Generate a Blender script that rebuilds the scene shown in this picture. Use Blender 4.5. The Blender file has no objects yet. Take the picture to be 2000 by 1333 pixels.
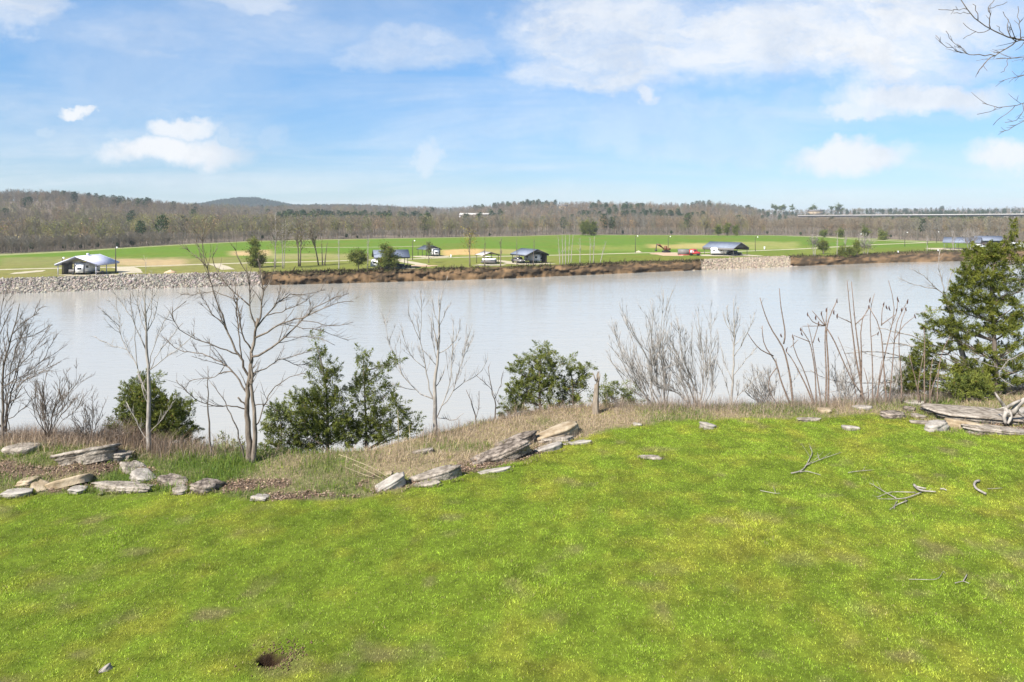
import bpy, math, random
import numpy as np
from mathutils import Vector

# ------------------------------------------------------------------ camera, world, sun, exposure
H = 6.0            # camera height above the lawn
F = 1333.0         # focal length in photo pixels (24 mm on 36 mm)
HOR = 425.0        # photo row of the horizon
ZP = H - 14.3      # level of the far plain
ZW = H - 17.5      # river level

sc = bpy.context.scene
cam_d = bpy.data.cameras.new("camera")
cam_d.sensor_width = 36.0
cam_d.lens = 24.0
cam_d.shift_y = -(666.5 - HOR) / 2000.0
cam_d.clip_start = 0.1
cam_d.clip_end = 20000.0
cam = bpy.data.objects.new("camera", cam_d)
cam.location = (0, 0, H)
cam.rotation_euler = (math.radians(90), 0, 0)
sc.collection.objects.link(cam)
sc.camera = cam

SUN_EL = 46.0
SUN_AZ = 222.0     # compass-like: 0 = +Y (view direction), clockwise; 222 = behind and left
sun_d = bpy.data.lights.new("sun", 'SUN')
sun_d.energy = 4.8
sun_d.angle = math.radians(1.5)
sun_d.color = (1.0, 0.955, 0.88)
sun = bpy.data.objects.new("sun", sun_d)
_a, _e = math.radians(SUN_AZ), math.radians(SUN_EL)
SDIR = Vector((math.sin(_a) * math.cos(_e), math.cos(_a) * math.cos(_e), math.sin(_e)))
sun.rotation_euler = SDIR.to_track_quat('Z', 'Y').to_euler()
sc.collection.objects.link(sun)

sc.view_settings.view_transform = 'Standard'
sc.view_settings.look = 'None'
sc.view_settings.exposure = 1.2
sc.view_settings.gamma = 1.0
sc.view_settings.use_curve_mapping = False
sc.cycles.use_denoising = True
sc.cycles.max_bounces = 6
sc.cycles.diffuse_bounces = 3
sc.cycles.transparent_max_bounces = 8
sc.cycles.volume_bounces = 0
sc.cycles.sample_clamp_indirect = 4.0

world = bpy.data.worlds.new("World")
sc.world = world
world.use_nodes = True
world.cycles.sampling_method = 'MANUAL'
world.cycles.sample_map_resolution = 512


def build_world():
    nt = world.node_tree
    nt.nodes.clear()
    N, Lk = nt.nodes.new, nt.links.new

    def val(x, sock):
        if isinstance(x, (int, float)):
            sock.default_value = x
        elif isinstance(x, tuple):
            sock.default_value = x
        else:
            Lk(x, sock)

    def M(op, a, b=0.0, c=None, clamp=False):
        n = N('ShaderNodeMath'); n.operation = op; n.use_clamp = clamp
        val(a, n.inputs[0]); val(b, n.inputs[1])
        if c is not None: val(c, n.inputs[2])
        return n.outputs[0]

    def V(op, a, b=(0, 0, 0)):
        n = N('ShaderNodeVectorMath'); n.operation = op
        val(a, n.inputs[0]); val(b, n.inputs[1])
        return n.outputs['Value'] if op == 'LENGTH' else n.outputs[0]

    def noise(vec, scale, detail, rough=0.55, dist=0.0):
        n = N('ShaderNodeTexNoise'); n.noise_dimensions = '3D'
        Lk(vec, n.inputs['Vector'])
        n.inputs['Scale'].default_value = scale; n.inputs['Detail'].default_value = detail
        n.inputs['Roughness'].default_value = rough; n.inputs['Distortion'].default_value = dist
        return n

    def smooth(x, lo, hi, a=0.0, b=1.0):
        n = N('ShaderNodeMapRange'); n.interpolation_type = 'SMOOTHSTEP'
        Lk(x, n.inputs['Value'])
        n.inputs['From Min'].default_value = lo; n.inputs['From Max'].default_value = hi
        n.inputs['To Min'].default_value = a; n.inputs['To Max'].default_value = b
        return n.outputs[0]

    sky = N('ShaderNodeTexSky'); sky.sky_type = 'NISHITA'; sky.sun_disc = False
    sky.sun_elevation = math.radians(SUN_EL); sky.sun_rotation = math.radians(SUN_AZ)
    sky.altitude = 120.0; sky.air_density = 1.0; sky.dust_density = 0.15; sky.ozone_density = 1.6
    tc = N('ShaderNodeTexCoord')
    sep = N('ShaderNodeSeparateXYZ'); Lk(tc.outputs['Generated'], sep.inputs[0])
    x, y, z = sep.outputs
    front = smooth(y, 0.05, 0.2)
    ys = M('MAXIMUM', y, 0.05)
    u, v = M('DIVIDE', x, ys), M('DIVIDE', z, ys)
    comb = N('ShaderNodeCombineXYZ'); Lk(u, comb.inputs[0]); Lk(v, comb.inputs[1])
    uv = comb.outputs[0]
    n1 = noise(uv, 7.0, 8, 0.66)
    n2 = noise(V('MULTIPLY', uv, (1.0, 2.2, 1.0)), 2.6, 7, 0.62)
    d1 = V('MULTIPLY', V('SUBTRACT', n1.outputs['Color'], (0.5, 0.5, 0.5)), (0.13, 0.085, 0.0))
    d2 = V('MULTIPLY', V('SUBTRACT', n2.outputs['Color'], (0.5, 0.5, 0.5)), (0.50, 0.20, 0.0))
    n5 = noise(uv, 26.0, 6, 0.6)
    d1 = V('ADD', d1, V('MULTIPLY', V('SUBTRACT', n5.outputs['Color'], (0.5, 0.5, 0.5)), (0.045, 0.035, 0.0)))
    uvc, uvi = V('ADD', uv, d1), V('ADD', V('ADD', uv, d2), V('MULTIPLY', d1, (0.8, 0.8, 0)))

    def blobs(base, lst, soft):
        out = None
        for (px, py, rx, ry, s) in lst:
            c = ((px - 1000) / F, (HOR - py) / F, 0.0)
            k = (F / rx, F / ry, 0.0)
            ln = V('LENGTH', V('MULTIPLY', V('SUBTRACT', base, c), k))
            m = smooth(ln, 1.0 - soft, 1.0 + soft, s, 0.0)
            out = m if out is None else M('MAXIMUM', out, m)
        return out

    cum = blobs(uvc, [(325, 292, 130, 32, .93), (362, 246, 68, 20, .85), (155, 214, 36, 11, .9),
                      (848, 308, 30, 28, .5), (1662, 306, 118, 27, .88), (1800, 196, 165, 34, .86),
                      (1680, 222, 75, 20, .75), (1985, 305, 85, 30, .88), (1252, 194, 28, 20, .75),
                      (92, 256, 18, 13, .35), (440, 262, 24, 13, .4), (520, 270, 30, 22, .25)], 0.5)
    cir = blobs(uvi, [(1190, 150, 190, 50, .82), (1215, 50, 190, 95, .80), (1450, 75, 340, 85, .88),
                      (1650, 120, 250, 70, .94), (1740, 10, 330, 95, .92), (1780, 90, 120, 80, .85),
                      (800, 95, 150, 55, .55), (10, 15, 120, 60, .72), (480, -15, 120, 38, .6),
                      (300, 120, 220, 130, .25), (1350, 245, 320, 55, .35)], 0.55)
    cir = M('MULTIPLY', cir, smooth(noise(V('MULTIPLY', uvi, (1.0, 2.6, 1.0)), 7.0, 8, 0.65).outputs['Fac'], 0.30, 0.62, 0.62, 1.0))
    loc = M('MULTIPLY', M('MAXIMUM', cum, cir), front)
    # thin wind-drawn veil over the whole sky, laid out on a flat cloud layer
    zz = M('ADD', M('MAXIMUM', z, 0.0), 0.16)
    lay = N('ShaderNodeCombineXYZ')
    Lk(M('DIVIDE', x, zz), lay.inputs[0]); Lk(M('DIVIDE', y, zz), lay.inputs[1])
    n3 = noise(V('MULTIPLY', lay.outputs[0], (0.45, 1.0, 1.0)), 0.9, 7, 0.6, 0.5)
    veil = smooth(n3.outputs['Fac'], 0.36, 0.72, 0.0, 0.62)
    n4 = noise(V('MULTIPLY', uvi, (1.0, 2.6, 1.0)), 7.0, 8, 0.65)
    tex = smooth(n4.outputs['Fac'], 0.30, 0.62, 0.62, 1.0)
    mask = M('MAXIMUM', loc, M('MULTIPLY', M('MULTIPLY', veil, tex), 0.85), clamp=True)
    mix = N('ShaderNodeMix'); mix.data_type = 'RGBA'
    tint = N('ShaderNodeMix'); tint.data_type = 'RGBA'; tint.blend_type = 'MULTIPLY'
    tint.inputs[0].default_value = 1.0
    Lk(sky.outputs[0], tint.inputs[6])
    tm = N('ShaderNodeMix'); tm.data_type = 'RGBA'
    Lk(smooth(z, -0.02, 0.34), tm.inputs[0])
    tm.inputs[6].default_value = SKY_LOW; tm.inputs[7].default_value = SKY_TINT
    Lk(tm.outputs[2], tint.inputs[7])
    Lk(mask, mix.inputs[0]); Lk(tint.outputs[2], mix.inputs[6])
    cc = N('ShaderNodeMix'); cc.data_type = 'RGBA'
    Lk(smooth(n1.outputs['Fac'], 0.32, 0.58), cc.inputs[0])
    cc.inputs[6].default_value = (CLOUD[0] * .80, CLOUD[1] * .83, CLOUD[2] * .88, 1); cc.inputs[7].default_value = CLOUD
    Lk(cc.outputs[2], mix.inputs[7])
    bg = N('ShaderNodeBackground'); bg.inputs[1].default_value = SKY_S
    Lk(mix.outputs[2], bg.inputs[0])
    out = N('ShaderNodeOutputWorld'); Lk(bg.outputs[0], out.inputs[0])


SKY_S = 0.075
SKY_TINT = (0.56, 0.86, 1.05, 1)
SKY_LOW = (0.44, 0.545, 0.72, 1)
CLOUD = (5.7, 5.75, 5.8, 1)
build_world()

# ------------------------------------------------------------------ helpers
rng = np.random.default_rng(11)
random.seed(5)
COL = sc.collection


def P(px, py, Y):
    """photo pixel and distance along the view to a point"""
    return np.array(((px - 1000) / F * Y, Y, H + (HOR - py) / F * Y))


def G(px, py, z=0.0):
    """photo pixel to the point where it meets the level z"""
    return P(px, py, (H - z) * F / (py - HOR))


def PX(x, y, z=0.0):
    return 1000 + x / y * F, HOR + (H - z) / y * F


_T = np.random.default_rng(3).random((256, 256))


def vn(x, y):
    x = np.asarray(x, float); y = np.asarray(y, float)
    xi, yi = np.floor(x).astype(int), np.floor(y).astype(int)
    fx, fy = x - xi, y - yi
    fx, fy = fx * fx * (3 - 2 * fx), fy * fy * (3 - 2 * fy)
    a, b = _T[xi & 255, yi & 255], _T[(xi + 1) & 255, yi & 255]
    c, d = _T[xi & 255, (yi + 1) & 255], _T[(xi + 1) & 255, (yi + 1) & 255]
    return (a * (1 - fx) + b * fx) * (1 - fy) + (c * (1 - fx) + d * fx) * fy


def fbm(x, y, o=4):
    s = 0; a = 0.5
    for i in range(o):
        s = s + a * vn(x * 2 ** i + 17.3 * i, y * 2 ** i + 9.1 * i); a *= 0.5
    return s / (1 - 0.5 ** o)


def sstep(x, a, b):
    t = np.clip((x - a) / (b - a), 0, 1)
    return t * t * (3 - 2 * t)


def link(o, parent=None):
    COL.objects.link(o)
    if parent is not None: o.parent = parent
    return o


def tag(o, label=None, cat=None, group=None, kind=None):
    if label: o["label"] = label
    if cat: o["category"] = cat
    if group: o["group"] = group
    if kind: o["kind"] = kind
    return o


def thing(name, label, cat, loc=(0, 0, 0), group=None):
    o = bpy.data.objects.new(name, None)
    o.empty_display_size = 0.2
    o.location = tuple(float(c) for c in loc)
    link(o)
    return tag(o, label, cat, group)


def build_np(name, V, Fc, mat, parent=None, C=None, smooth=False, origin=None):
    """V (n,3), Fc: int array (m,k) or list of such arrays; C per-vertex colours"""
    V = np.asarray(V, np.float64)
    if parent is not None: off = np.array(parent["_o"]) if "_o" in parent else np.array(parent.location)
    else: off = np.zeros(3) if origin is None else np.array(origin, float)
    if not isinstance(Fc, list): Fc = [Fc]
    Fc = [np.asarray(f, np.int32) for f in Fc if len(f)]
    me = bpy.data.meshes.new(name)
    me.vertices.add(len(V))
    me.vertices.foreach_set("co", (V - off).astype(np.float32).ravel())
    nl = sum(f.size for f in Fc); npoly = sum(len(f) for f in Fc)
    me.loops.add(nl); me.polygons.add(npoly)
    me.loops.foreach_set("vertex_index", np.concatenate([f.ravel() for f in Fc]))
    tot = np.concatenate([np.full(len(f), f.shape[1], np.int32) for f in Fc])
    st = np.concatenate([[0], np.cumsum(tot)[:-1]]).astype(np.int32)
    me.polygons.foreach_set("loop_start", st)
    if smooth: me.polygons.foreach_set("use_smooth", np.ones(npoly, bool))
    me.update(calc_edges=True)
    if C is not None:
        at = me.color_attributes.new("col", 'FLOAT_COLOR', 'POINT')
        C = np.asarray(C, np.float32)
        if C.shape[1] == 3: C = np.concatenate([C, np.ones((len(C), 1), np.float32)], 1)
        at.data.foreach_set("color", C.ravel())
    me.materials.append(mat)
    o = bpy.data.objects.new(name, me)
    if parent is None: o.location = tuple(off)
    return link(o, parent)


class MB:
    def __init__(s):
        s.V, s.F3, s.F4, s.n, s.C = [], [], [], 0, []

    def add(s, V, F4=None, F3=None, c=None):
        V = np.asarray(V, float)
        if F4 is not None and len(F4): s.F4.append(np.asarray(F4, int) + s.n)
        if F3 is not None and len(F3): s.F3.append(np.asarray(F3, int) + s.n)
        s.V.append(V); s.n += len(V)
        s.C.append(np.tile(np.array(c if c is not None else (1, 1, 1), float), (len(V), 1)))
        return s

    def tube(s, Pt, R, n=5, c=None):
        Pt = np.asarray(Pt, float); m = len(Pt)
        R = np.broadcast_to(np.asarray(R, float), (m,))
        T = np.gradient(Pt, axis=0)
        T /= np.linalg.norm(T, axis=1, keepdims=True) + 1e-9
        ref = np.zeros(3); ref[np.argmin(np.abs(T.mean(0)))] = 1
        A = np.cross(T, ref); A /= np.linalg.norm(A, axis=1, keepdims=True) + 1e-9
        B = np.cross(T, A)
        th = np.arange(n) * 2 * math.pi / n
        ring = Pt[:, None] + R[:, None, None] * (np.cos(th)[None, :, None] * A[:, None] + np.sin(th)[None, :, None] * B[:, None])
        i = np.arange(m - 1)[:, None] * n; j = np.arange(n)[None]; k = (j + 1) % n
        f = np.stack([i + j, i + k, i + n + k, i + n + j], -1).reshape(-1, 4)
        V = ring.reshape(-1, 3)
        f3 = [(0, a + 1, a) for a in range(1, n - 1)] + [((m - 1) * n, (m - 1) * n + a, (m - 1) * n + a + 1) for a in range(1, n - 1)]
        return s.add(V, f, f3, c)

    def box(s, c, d, yaw=0.0, pitch=0.0, roll=0.0, col=None):
        """box centred at c, size d, rotated"""
        q = np.array([(x, y, z) for x in (-.5, .5) for y in (-.5, .5) for z in (-.5, .5)]) * np.array(d, float)
        q = q @ rotm(yaw, pitch, roll).T + np.array(c, float)
        return s.add(q, [(0, 1, 3, 2), (4, 6, 7, 5), (0, 4, 5, 1), (2, 3, 7, 6), (0, 2, 6, 4), (1, 5, 7, 3)], c=col)

    def prism(s, poly, y0, y1, T=lambda q: q, col=None):
        """poly in (x,z), extruded from y0 to y1, mapped by T"""
        n = len(poly)
        V = np.array([(a, y0, b) for a, b in poly] + [(a, y1, b) for a, b in poly], float)
        F4 = [(i, (i + 1) % n, n + (i + 1) % n, n + i) for i in range(n)]
        F3 = [(0, i + 1, i) for i in range(1, n - 1)] + [(n, n + i, n + i + 1) for i in range(1, n - 1)]
        return s.add(T(V), F4, F3, col)

    def build(s, name, mat, parent=None, smooth=False, origin=None, colors=False):
        fs = []
        if s.F4: fs.append(np.concatenate(s.F4))
        if s.F3: fs.append(np.concatenate(s.F3))
        return build_np(name, np.concatenate(s.V), fs, mat, parent, np.concatenate(s.C) if colors else None, smooth, origin)


def rotm(yaw=0, pitch=0, roll=0):
    cy, sy, cp, sp, cr, sr = math.cos(yaw), math.sin(yaw), math.cos(pitch), math.sin(pitch), math.cos(roll), math.sin(roll)
    Rz = np.array([[cy, -sy, 0], [sy, cy, 0], [0, 0, 1]])
    Rx = np.array([[1, 0, 0], [0, cp, -sp], [0, sp, cp]])
    Ry = np.array([[cr, 0, sr], [0, 1, 0], [-sr, 0, cr]])
    return Rz @ Rx @ Ry


# ------------------------------------------------------------------ materials
def mat(name, col=(.5, .5, .5), rough=.7, var=None, scale=4.0, detail=5, bump=0.0, bscale=None, metal=0.0, attr=False,
        transl=0.0, spec=.3, stretch=None, rand=None, contrast=(.35, .65)):
    m = bpy.data.materials.new(name); m.use_nodes = True
    nt = m.node_tree; N, L = nt.nodes.new, nt.links.new
    b = nt.nodes['Principled BSDF']
    b.inputs['Roughness'].default_value = rough; b.inputs['Metallic'].default_value = metal
    b.inputs['Specular IOR Level'].default_value = spec
    c = None
    tc = N('ShaderNodeTexCoord'); vec = tc.outputs['Object']
    if stretch:
        mp = N('ShaderNodeMapping'); mp.inputs['Scale'].default_value = stretch
        L(vec, mp.inputs['Vector']); vec = mp.outputs[0]
    nz = None
    if var is not None or bump:
        nz = N('ShaderNodeTexNoise'); nz.inputs['Scale'].default_value = scale; nz.inputs['Detail'].default_value = detail
        nz.inputs['Roughness'].default_value = .62
        L(vec, nz.inputs['Vector'])
    if attr:
        a = N('ShaderNodeAttribute'); a.attribute_name = 'col'; c = a.outputs['Color']
    if var is not None:
        mr = N('ShaderNodeMapRange'); L(nz.outputs['Fac'], mr.inputs['Value'])
        mr.inputs['From Min'].default_value = contrast[0]; mr.inputs['From Max'].default_value = contrast[1]
        mx = N('ShaderNodeMix'); mx.data_type = 'RGBA'
        L(mr.outputs[0], mx.inputs[0])
        mx.inputs[6].default_value = (*col, 1); mx.inputs[7].default_value = (*var, 1)
        if attr:
            mu = N('ShaderNodeMix'); mu.data_type = 'RGBA'; mu.blend_type = 'MULTIPLY'; mu.inputs[0].default_value = 1
            L(c, mu.inputs[6]); L(mx.outputs[2], mu.inputs[7]); c = mu.outputs[2]
        else: c = mx.outputs[2]
    if rand is not None:
        oi = N('ShaderNodeObjectInfo')
        cr = N('ShaderNodeValToRGB'); L(oi.outputs['Random'], cr.inputs[0])
        els = cr.color_ramp.elements
        for i, (p, q) in enumerate(rand):
            e = els[i] if i < 2 else els.new(p)
            e.position = p; e.color = (*q, 1)
        c = cr.outputs[0]
    if c is None: b.inputs['Base Color'].default_value = (*col, 1)
    else: L(c, b.inputs['Base Color'])
    if bump:
        bz = nz
        if bscale:
            bz = N('ShaderNodeTexNoise'); bz.inputs['Scale'].default_value = bscale; bz.inputs['Detail'].default_value = 6
            L(vec, bz.inputs['Vector'])
        bp = N('ShaderNodeBump'); bp.inputs['Strength'].default_value = 1.0; bp.inputs['Distance'].default_value = bump
        L(bz.outputs['Fac'], bp.inputs['Height']); L(bp.outputs[0], b.inputs['Normal'])
    if transl:
        out = nt.nodes['Material Output']
        tr = N('ShaderNodeBsdfTranslucent'); ms = N('ShaderNodeMixShader'); ms.inputs[0].default_value = transl
        if c is None: tr.inputs[0].default_value = (*col, 1)
        else: L(c, tr.inputs[0])
        L(b.outputs[0], ms.inputs[1]); L(tr.outputs[0], ms.inputs[2]); L(ms.outputs[0], out.inputs['Surface'])
    return m


M_blade = mat('grass_blade', attr=True, rough=.6, transl=.3, spec=.25)
M_dry = mat('dry_blade', attr=True, rough=.8, transl=.2, spec=.1)
M_leaf = mat('dead_leaf', attr=True, rough=.8, spec=.1)
M_ground = mat('soil_and_turf', (.75, .75, .75), .95, (1.2, 1.2, 1.15), 9.0, 6, .012, 40.0, attr=True, spec=.1)
M_rock = mat('limestone', (.135, .112, .088), .95, (.345, .30, .25), 5.0, 12, .05, 14.0, spec=.1, stretch=(1, 1, 1.25), contrast=(.38, .62))
M_rockd = mat('lichened_limestone', (.075, .06, .048), .95, (.30, .25, .205), 5.5, 12, .06, 12.0, spec=.1, stretch=(1, 1, 1.2), contrast=(.4, .62))
M_rockt = mat('tan_limestone', (.20, .145, .085), .95, (.38, .31, .22), 3.0, 8, .03, 8.0, spec=.2)
M_rockw = mat('pale_limestone', (.19, .165, .14), .95, (.38, .345, .30), 5.0, 8, .02, 12.0, spec=.2)
M_bark = mat('grey_brown_bark', (.075, .06, .048), .95, (.20, .163, .132), 9, 6, .02, 24., stretch=(1, 1, .25), spec=.1)
M_barkw = mat('warm_brown_bark', (.095, .076, .06), .95, (.25, .205, .163), 8, 6, .02, 24., stretch=(1, 1, .25), spec=.1)
M_barkg = mat('pale_grey_bark', (.19, .168, .148), .95, (.36, .325, .288), 10, 6, .01, 24., stretch=(1, 1, .3), spec=.1)
M_twig = mat('sumac_stem', (.10, .07, .052), .9, (.22, .16, .125), 14, 4, spec=.1)
M_head = mat('sumac_seed_head', (.045, .028, .024), .95, (.10, .055, .045), 40, 3, .01, spec=.05)
M_dead = mat('weathered_dead_wood', (.15, .13, .115), .9, (.37, .335, .295), 7, 8, .02, 20., stretch=(1, 1, .4), spec=.1)
M_snag = mat('bare_snag_wood', (.15, .12, .09), .9, (.32, .265, .205), 10, 8, .03, 14., stretch=(3, 3, .3), spec=.1)
M_stalk = mat('dry_stalk', (.27, .22, .13), .8, (.40, .33, .21), 10, 3, spec=.1)
M_cedar = mat('cedar_foliage', attr=True, rough=.75, transl=.22, spec=.1)
M_water = None

# ------------------------------------------------------------------ near ground: lawn, crest, bluff
CREST = np.array([(-400, 862), (0, 868), (200, 868), (430, 886), (600, 892), (720, 886), (830, 856), (950, 827), (1050, 806), (1200, 796),
                  (1500, 796), (1700, 790), (1850, 775), (2000, 760), (2300, 752)], float)
_cy = H * F / (CREST[:, 1] - HOR)
_cx = (CREST[:, 0] - 1000) / F * _cy


def crest(x): return np.interp(x, np.r_[-60, _cx, 60], np.r_[_cy[0], _cy, _cy[-1]]) + .35 * (fbm(np.asarray(x) * .8, np.asarray(x) * 0 + 3.3, 2) - .5)


HOLE = G(527, 1284)


def gh(x, y):
    """height of the near ground"""
    x = np.asarray(x, float); y = np.asarray(y, float)
    z = .10 * (fbm(x * .22 + 5, y * .22, 2) - .5) + .035 * (fbm(x * 1.3, y * 1.3, 3) - .5)
    t = y - crest(x)
    d = np.where(t > 0, np.where(t < 2, .4 * t * t, 1.6 + 1.6 * (t - 2)), 0)
    z = z - d * (1 + .25 * (fbm(x * .5, y * .5, 2) - .5))
    # low earth bank under the rock pile on the left
    px = 1000 + x / np.maximum(y, 3) * F
    m = sstep(px, 330, 120) * sstep(y, 15.4, 16.4) * sstep(y, 18.2, 16.8)
    z = z + .22 * m
    # rough ground left of the ledge lies a little lower
    r = np.hypot((x - HOLE[0]) / 1.15, (y - HOLE[1]))
    z = z - .42 * sstep(r + .014 * np.sin(np.arctan2(y - HOLE[1], x - HOLE[0]) * 3 + 1), .15, .07) - .03 * sstep(r, .3, .15)
    return np.maximum(z, ZW - 2.5)


EDGE = np.array([(-300, 968), (0, 966), (130, 968), (300, 962), (420, 965), (480, 975), (600, 979), (710, 972), (800, 951), (900, 917), (1000, 902), (1060, 880),
                 (1140, 858), (1200, 838), (1300, 826), (1500, 818), (1700, 812), (1800, 822), (1850, 845), (2000, 842), (2300, 840)], float)
LITTER = [((440, 950), (560, 945), 14), ((520, 970), (700, 970), 9), ((730, 960), (800, 945), 10), ((800, 945), (905, 915), 9), ((905, 912), (1050, 880), 16),
          ((0, 928), (120, 932), 12), ((120, 925), (300, 918), 9), ((40, 955), (300, 950), 7), ((300, 945), (420, 950), 11), ((1900, 835), (2050, 838), 14),
          ((700, 950), (730, 935), 8)]


def seg_d(px, py, a, b):
    ax, ay = a; bx, by = b
    t = np.clip(((px - ax) * (bx - ax) + (py - ay) * (by - ay)) / ((bx - ax) ** 2 + (by - ay) ** 2), 0, 1)
    return np.hypot(px - ax - t * (bx - ax), (py - ay - t * (by - ay)))


def zones(x, y):
    """pixel-free description of each ground point: litter 0..1, rough 0..1 (beyond the mown edge), t past the crest"""
    ys = np.maximum(y, 3.0)
    px, py = 1000 + x / ys * F, HOR + H / ys * F
    lit = np.zeros_like(px)
    wob = 10 * (fbm(x * 2.2, y * 2.2, 3) - .5) * 2
    for a, b, w in LITTER:
        lit = np.maximum(lit, 1 - sstep(seg_d(px, py, a, b) + wob * .9, w * .3, w * .95))
    edge = np.interp(px, EDGE[:, 0], EDGE[:, 1])
    rough = sstep(edge - py + wob * .5, -4, 6)
    return px, py, lit, rough, y - crest(x)


def dryness(px, py, x, y):
    n = fbm(x * .9 + 40, y * .9, 3)
    base = np.interp(px, [-200, 0, 200, 300, 420, 560, 700, 780, 1000, 1150, 1250, 1450, 1700, 1850, 2000],
                     [.5, .35, .25, .25, .18, .35, .55, .85, 1.05, 1.05, .9, .75, .65, .55, .8])
    nearcrest = sstep(py, 905, 868) * (px < 420)
    return np.clip(base + nearcrest * .55 + (n - .5) * 1.4, 0, 1)


WORN = [(*G(415, 1197)[:2], .34, .2, 1.3), (*G(270, 1077)[:2], .3, .18, .9), (*G(880, 1007)[:2], .35, .2, .9), (*G(838, 1135)[:2], .14, .2, .9), (*G(1280, 880)[:2], .6, .25, .8), (*G(1480, 1010)[:2], .5, .3, .6),
        (*G(560, 1300)[:2], .5, .3, .8), (*G(1560, 1090)[:2], .5, .3, .5), (*G(1700, 1190)[:2], .4, .3, .5), (*G(1300, 1110)[:2], .5, .3, .5), (*G(100, 1140)[:2], .5, .3, .5)]


def lawn_color(x, y):
    n1 = fbm(x * .55, y * .55, 4); n2 = fbm(x * 2.3 + 9, y * 2.3, 3); n3 = fbm(x * 6 + 3, y * 6 + 8, 2)
    yel = np.clip(.12 + (n1 - .45) * 1.5 + (n2 - .5) * 1.9 + (np.asarray(x) + 3) * .012, 0, 1)[..., None]
    g = np.array((.205, .285, .027)); yl = np.array((.305, .318, .040))
    c = g * (1 - yel) + yl * yel
    dk = np.clip((n3 - .55) * 3, 0, 1)[..., None] * .25
    tan = np.clip((fbm(x * 1.7 + 60, y * 1.7 + 5, 3) - .66) * 6, 0, 1)[..., None]
    mot = fbm(x * 3.6 + 11, y * 3.6 + 2, 3); big = fbm(x * .9 + 21, y * .9 + 12, 3)
    c = c * (1 - dk) * (1 + .75 * (mot - .5) + .25 * (big - .5))[..., None]
    for (qx, qy, qw, qh, ql) in WORN:
        e = np.hypot((x - qx) / qw, (y - qy) / qh) + .9 * (n2 - .5)
        tan = np.maximum(tan, (ql * (1 - sstep(e, .5, 1.1)))[..., None])
    return c * (1 - .5 * tan) + np.array((.29, .225, .12)) * .5 * tan


def grid_axis(parts): return np.unique(np.round(np.concatenate(parts), 3))


def build_ground():
    xs = grid_axis([np.arange(-60, 60.1, 2), np.arange(-22, 26, .16), HOLE[0] + np.arange(-.3, .31, .03)])
    ys = grid_axis([np.arange(-30, 4, 2), np.arange(4, 27, .16), np.arange(27, 36, .6), HOLE[1] + np.arange(-.3, .31, .03)])
    X, Y = np.meshgrid(xs, ys)
    Z = gh(X, Y)
    px, py, lit, rough, t = zones(X, Y)
    C = lawn_color(X, Y) * .42
    dry = dryness(px, py, X, Y)[..., None]
    rc = np.array((.06, .085, .02)) * (1 - dry) + np.array((.20, .155, .095)) * dry
    C = C * (1 - rough[..., None]) + rc * rough[..., None]
    C = C * (1 - lit[..., None]) + np.array((.10, .07, .05)) * lit[..., None]
    bl = sstep(t, .3, 1.5)[..., None]
    C = C * (1 - bl) + np.array((.10, .08, .055)) * bl
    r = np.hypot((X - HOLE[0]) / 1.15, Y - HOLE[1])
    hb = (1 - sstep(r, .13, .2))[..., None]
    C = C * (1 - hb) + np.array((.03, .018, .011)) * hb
    n, m = X.shape
    i = np.arange(n * m).reshape(n, m)
    Fq = np.stack([i[:-1, :-1], i[:-1, 1:], i[1:, 1:], i[1:, :-1]], -1).reshape(-1, 4)
    o = build_np('lawn', np.stack([X, Y, Z], -1).reshape(-1, 3), Fq, M_ground, None, C.reshape(-1, 3), True)
    tag(o, kind='structure', label='green lawn running out to the edge of the river bluff')


build_ground()

# ------------------------------------------------------------------ river
def water_material():
    m = bpy.data.materials.new('river_water'); m.use_nodes = True
    nt = m.node_tree; N, L = nt.nodes.new, nt.links.new
    b = nt.nodes['Principled BSDF']
    b.inputs['Base Color'].default_value = (.312, .300, .268, 1)
    b.inputs['Roughness'].default_value = .10; b.inputs['IOR'].default_value = 1.33; b.inputs['Specular IOR Level'].default_value = .5
    tc = N('ShaderNodeTexCoord')
    hs = []
    for sx, sy, d, amp in ((.16, .55, 3, .045), (.8, 2.4, 3, .04), (2.2, 6.0, 2, .010), (.012, .05, 2, .15)):
        mp = N('ShaderNodeMapping'); mp.inputs['Scale'].default_value = (sx, sy, 1)
        mp.inputs['Rotation'].default_value = (0, 0, math.radians(10))
        L(tc.outputs['Object'], mp.inputs[0])
        n = N('ShaderNodeTexNoise'); n.inputs['Scale'].default_value = 1; n.inputs['Detail'].default_value = d
        L(mp.outputs[0], n.inputs['Vector'])
        q = N('ShaderNodeMath'); q.operation = 'MULTIPLY'; q.inputs[1].default_value = amp; L(n.outputs['Fac'], q.inputs[0])
        hs.append(q.outputs[0])
    s = hs[0]
    for h in hs[1:]:
        a = N('ShaderNodeMath'); a.operation = 'ADD'; L(s, a.inputs[0]); L(h, a.inputs[1]); s = a.outputs[0]
    bp = N('ShaderNodeBump'); bp.inputs['Distance'].default_value = 1.0; bp.inputs['Strength'].default_value = .75
    L(s, bp.inputs['Height']); L(bp.outputs[0], b.inputs['Normal'])
    return m


M_water = water_material()
o = build_np('river', [(-1500, 14, ZW), (1500, 14, ZW), (1500, 700, ZW), (-1500, 700, ZW)], np.array([[0, 1, 2, 3]]), M_water)
tag(o, 'wide pale grey river flowing between the bluff and the far fields', kind='structure')

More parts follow.
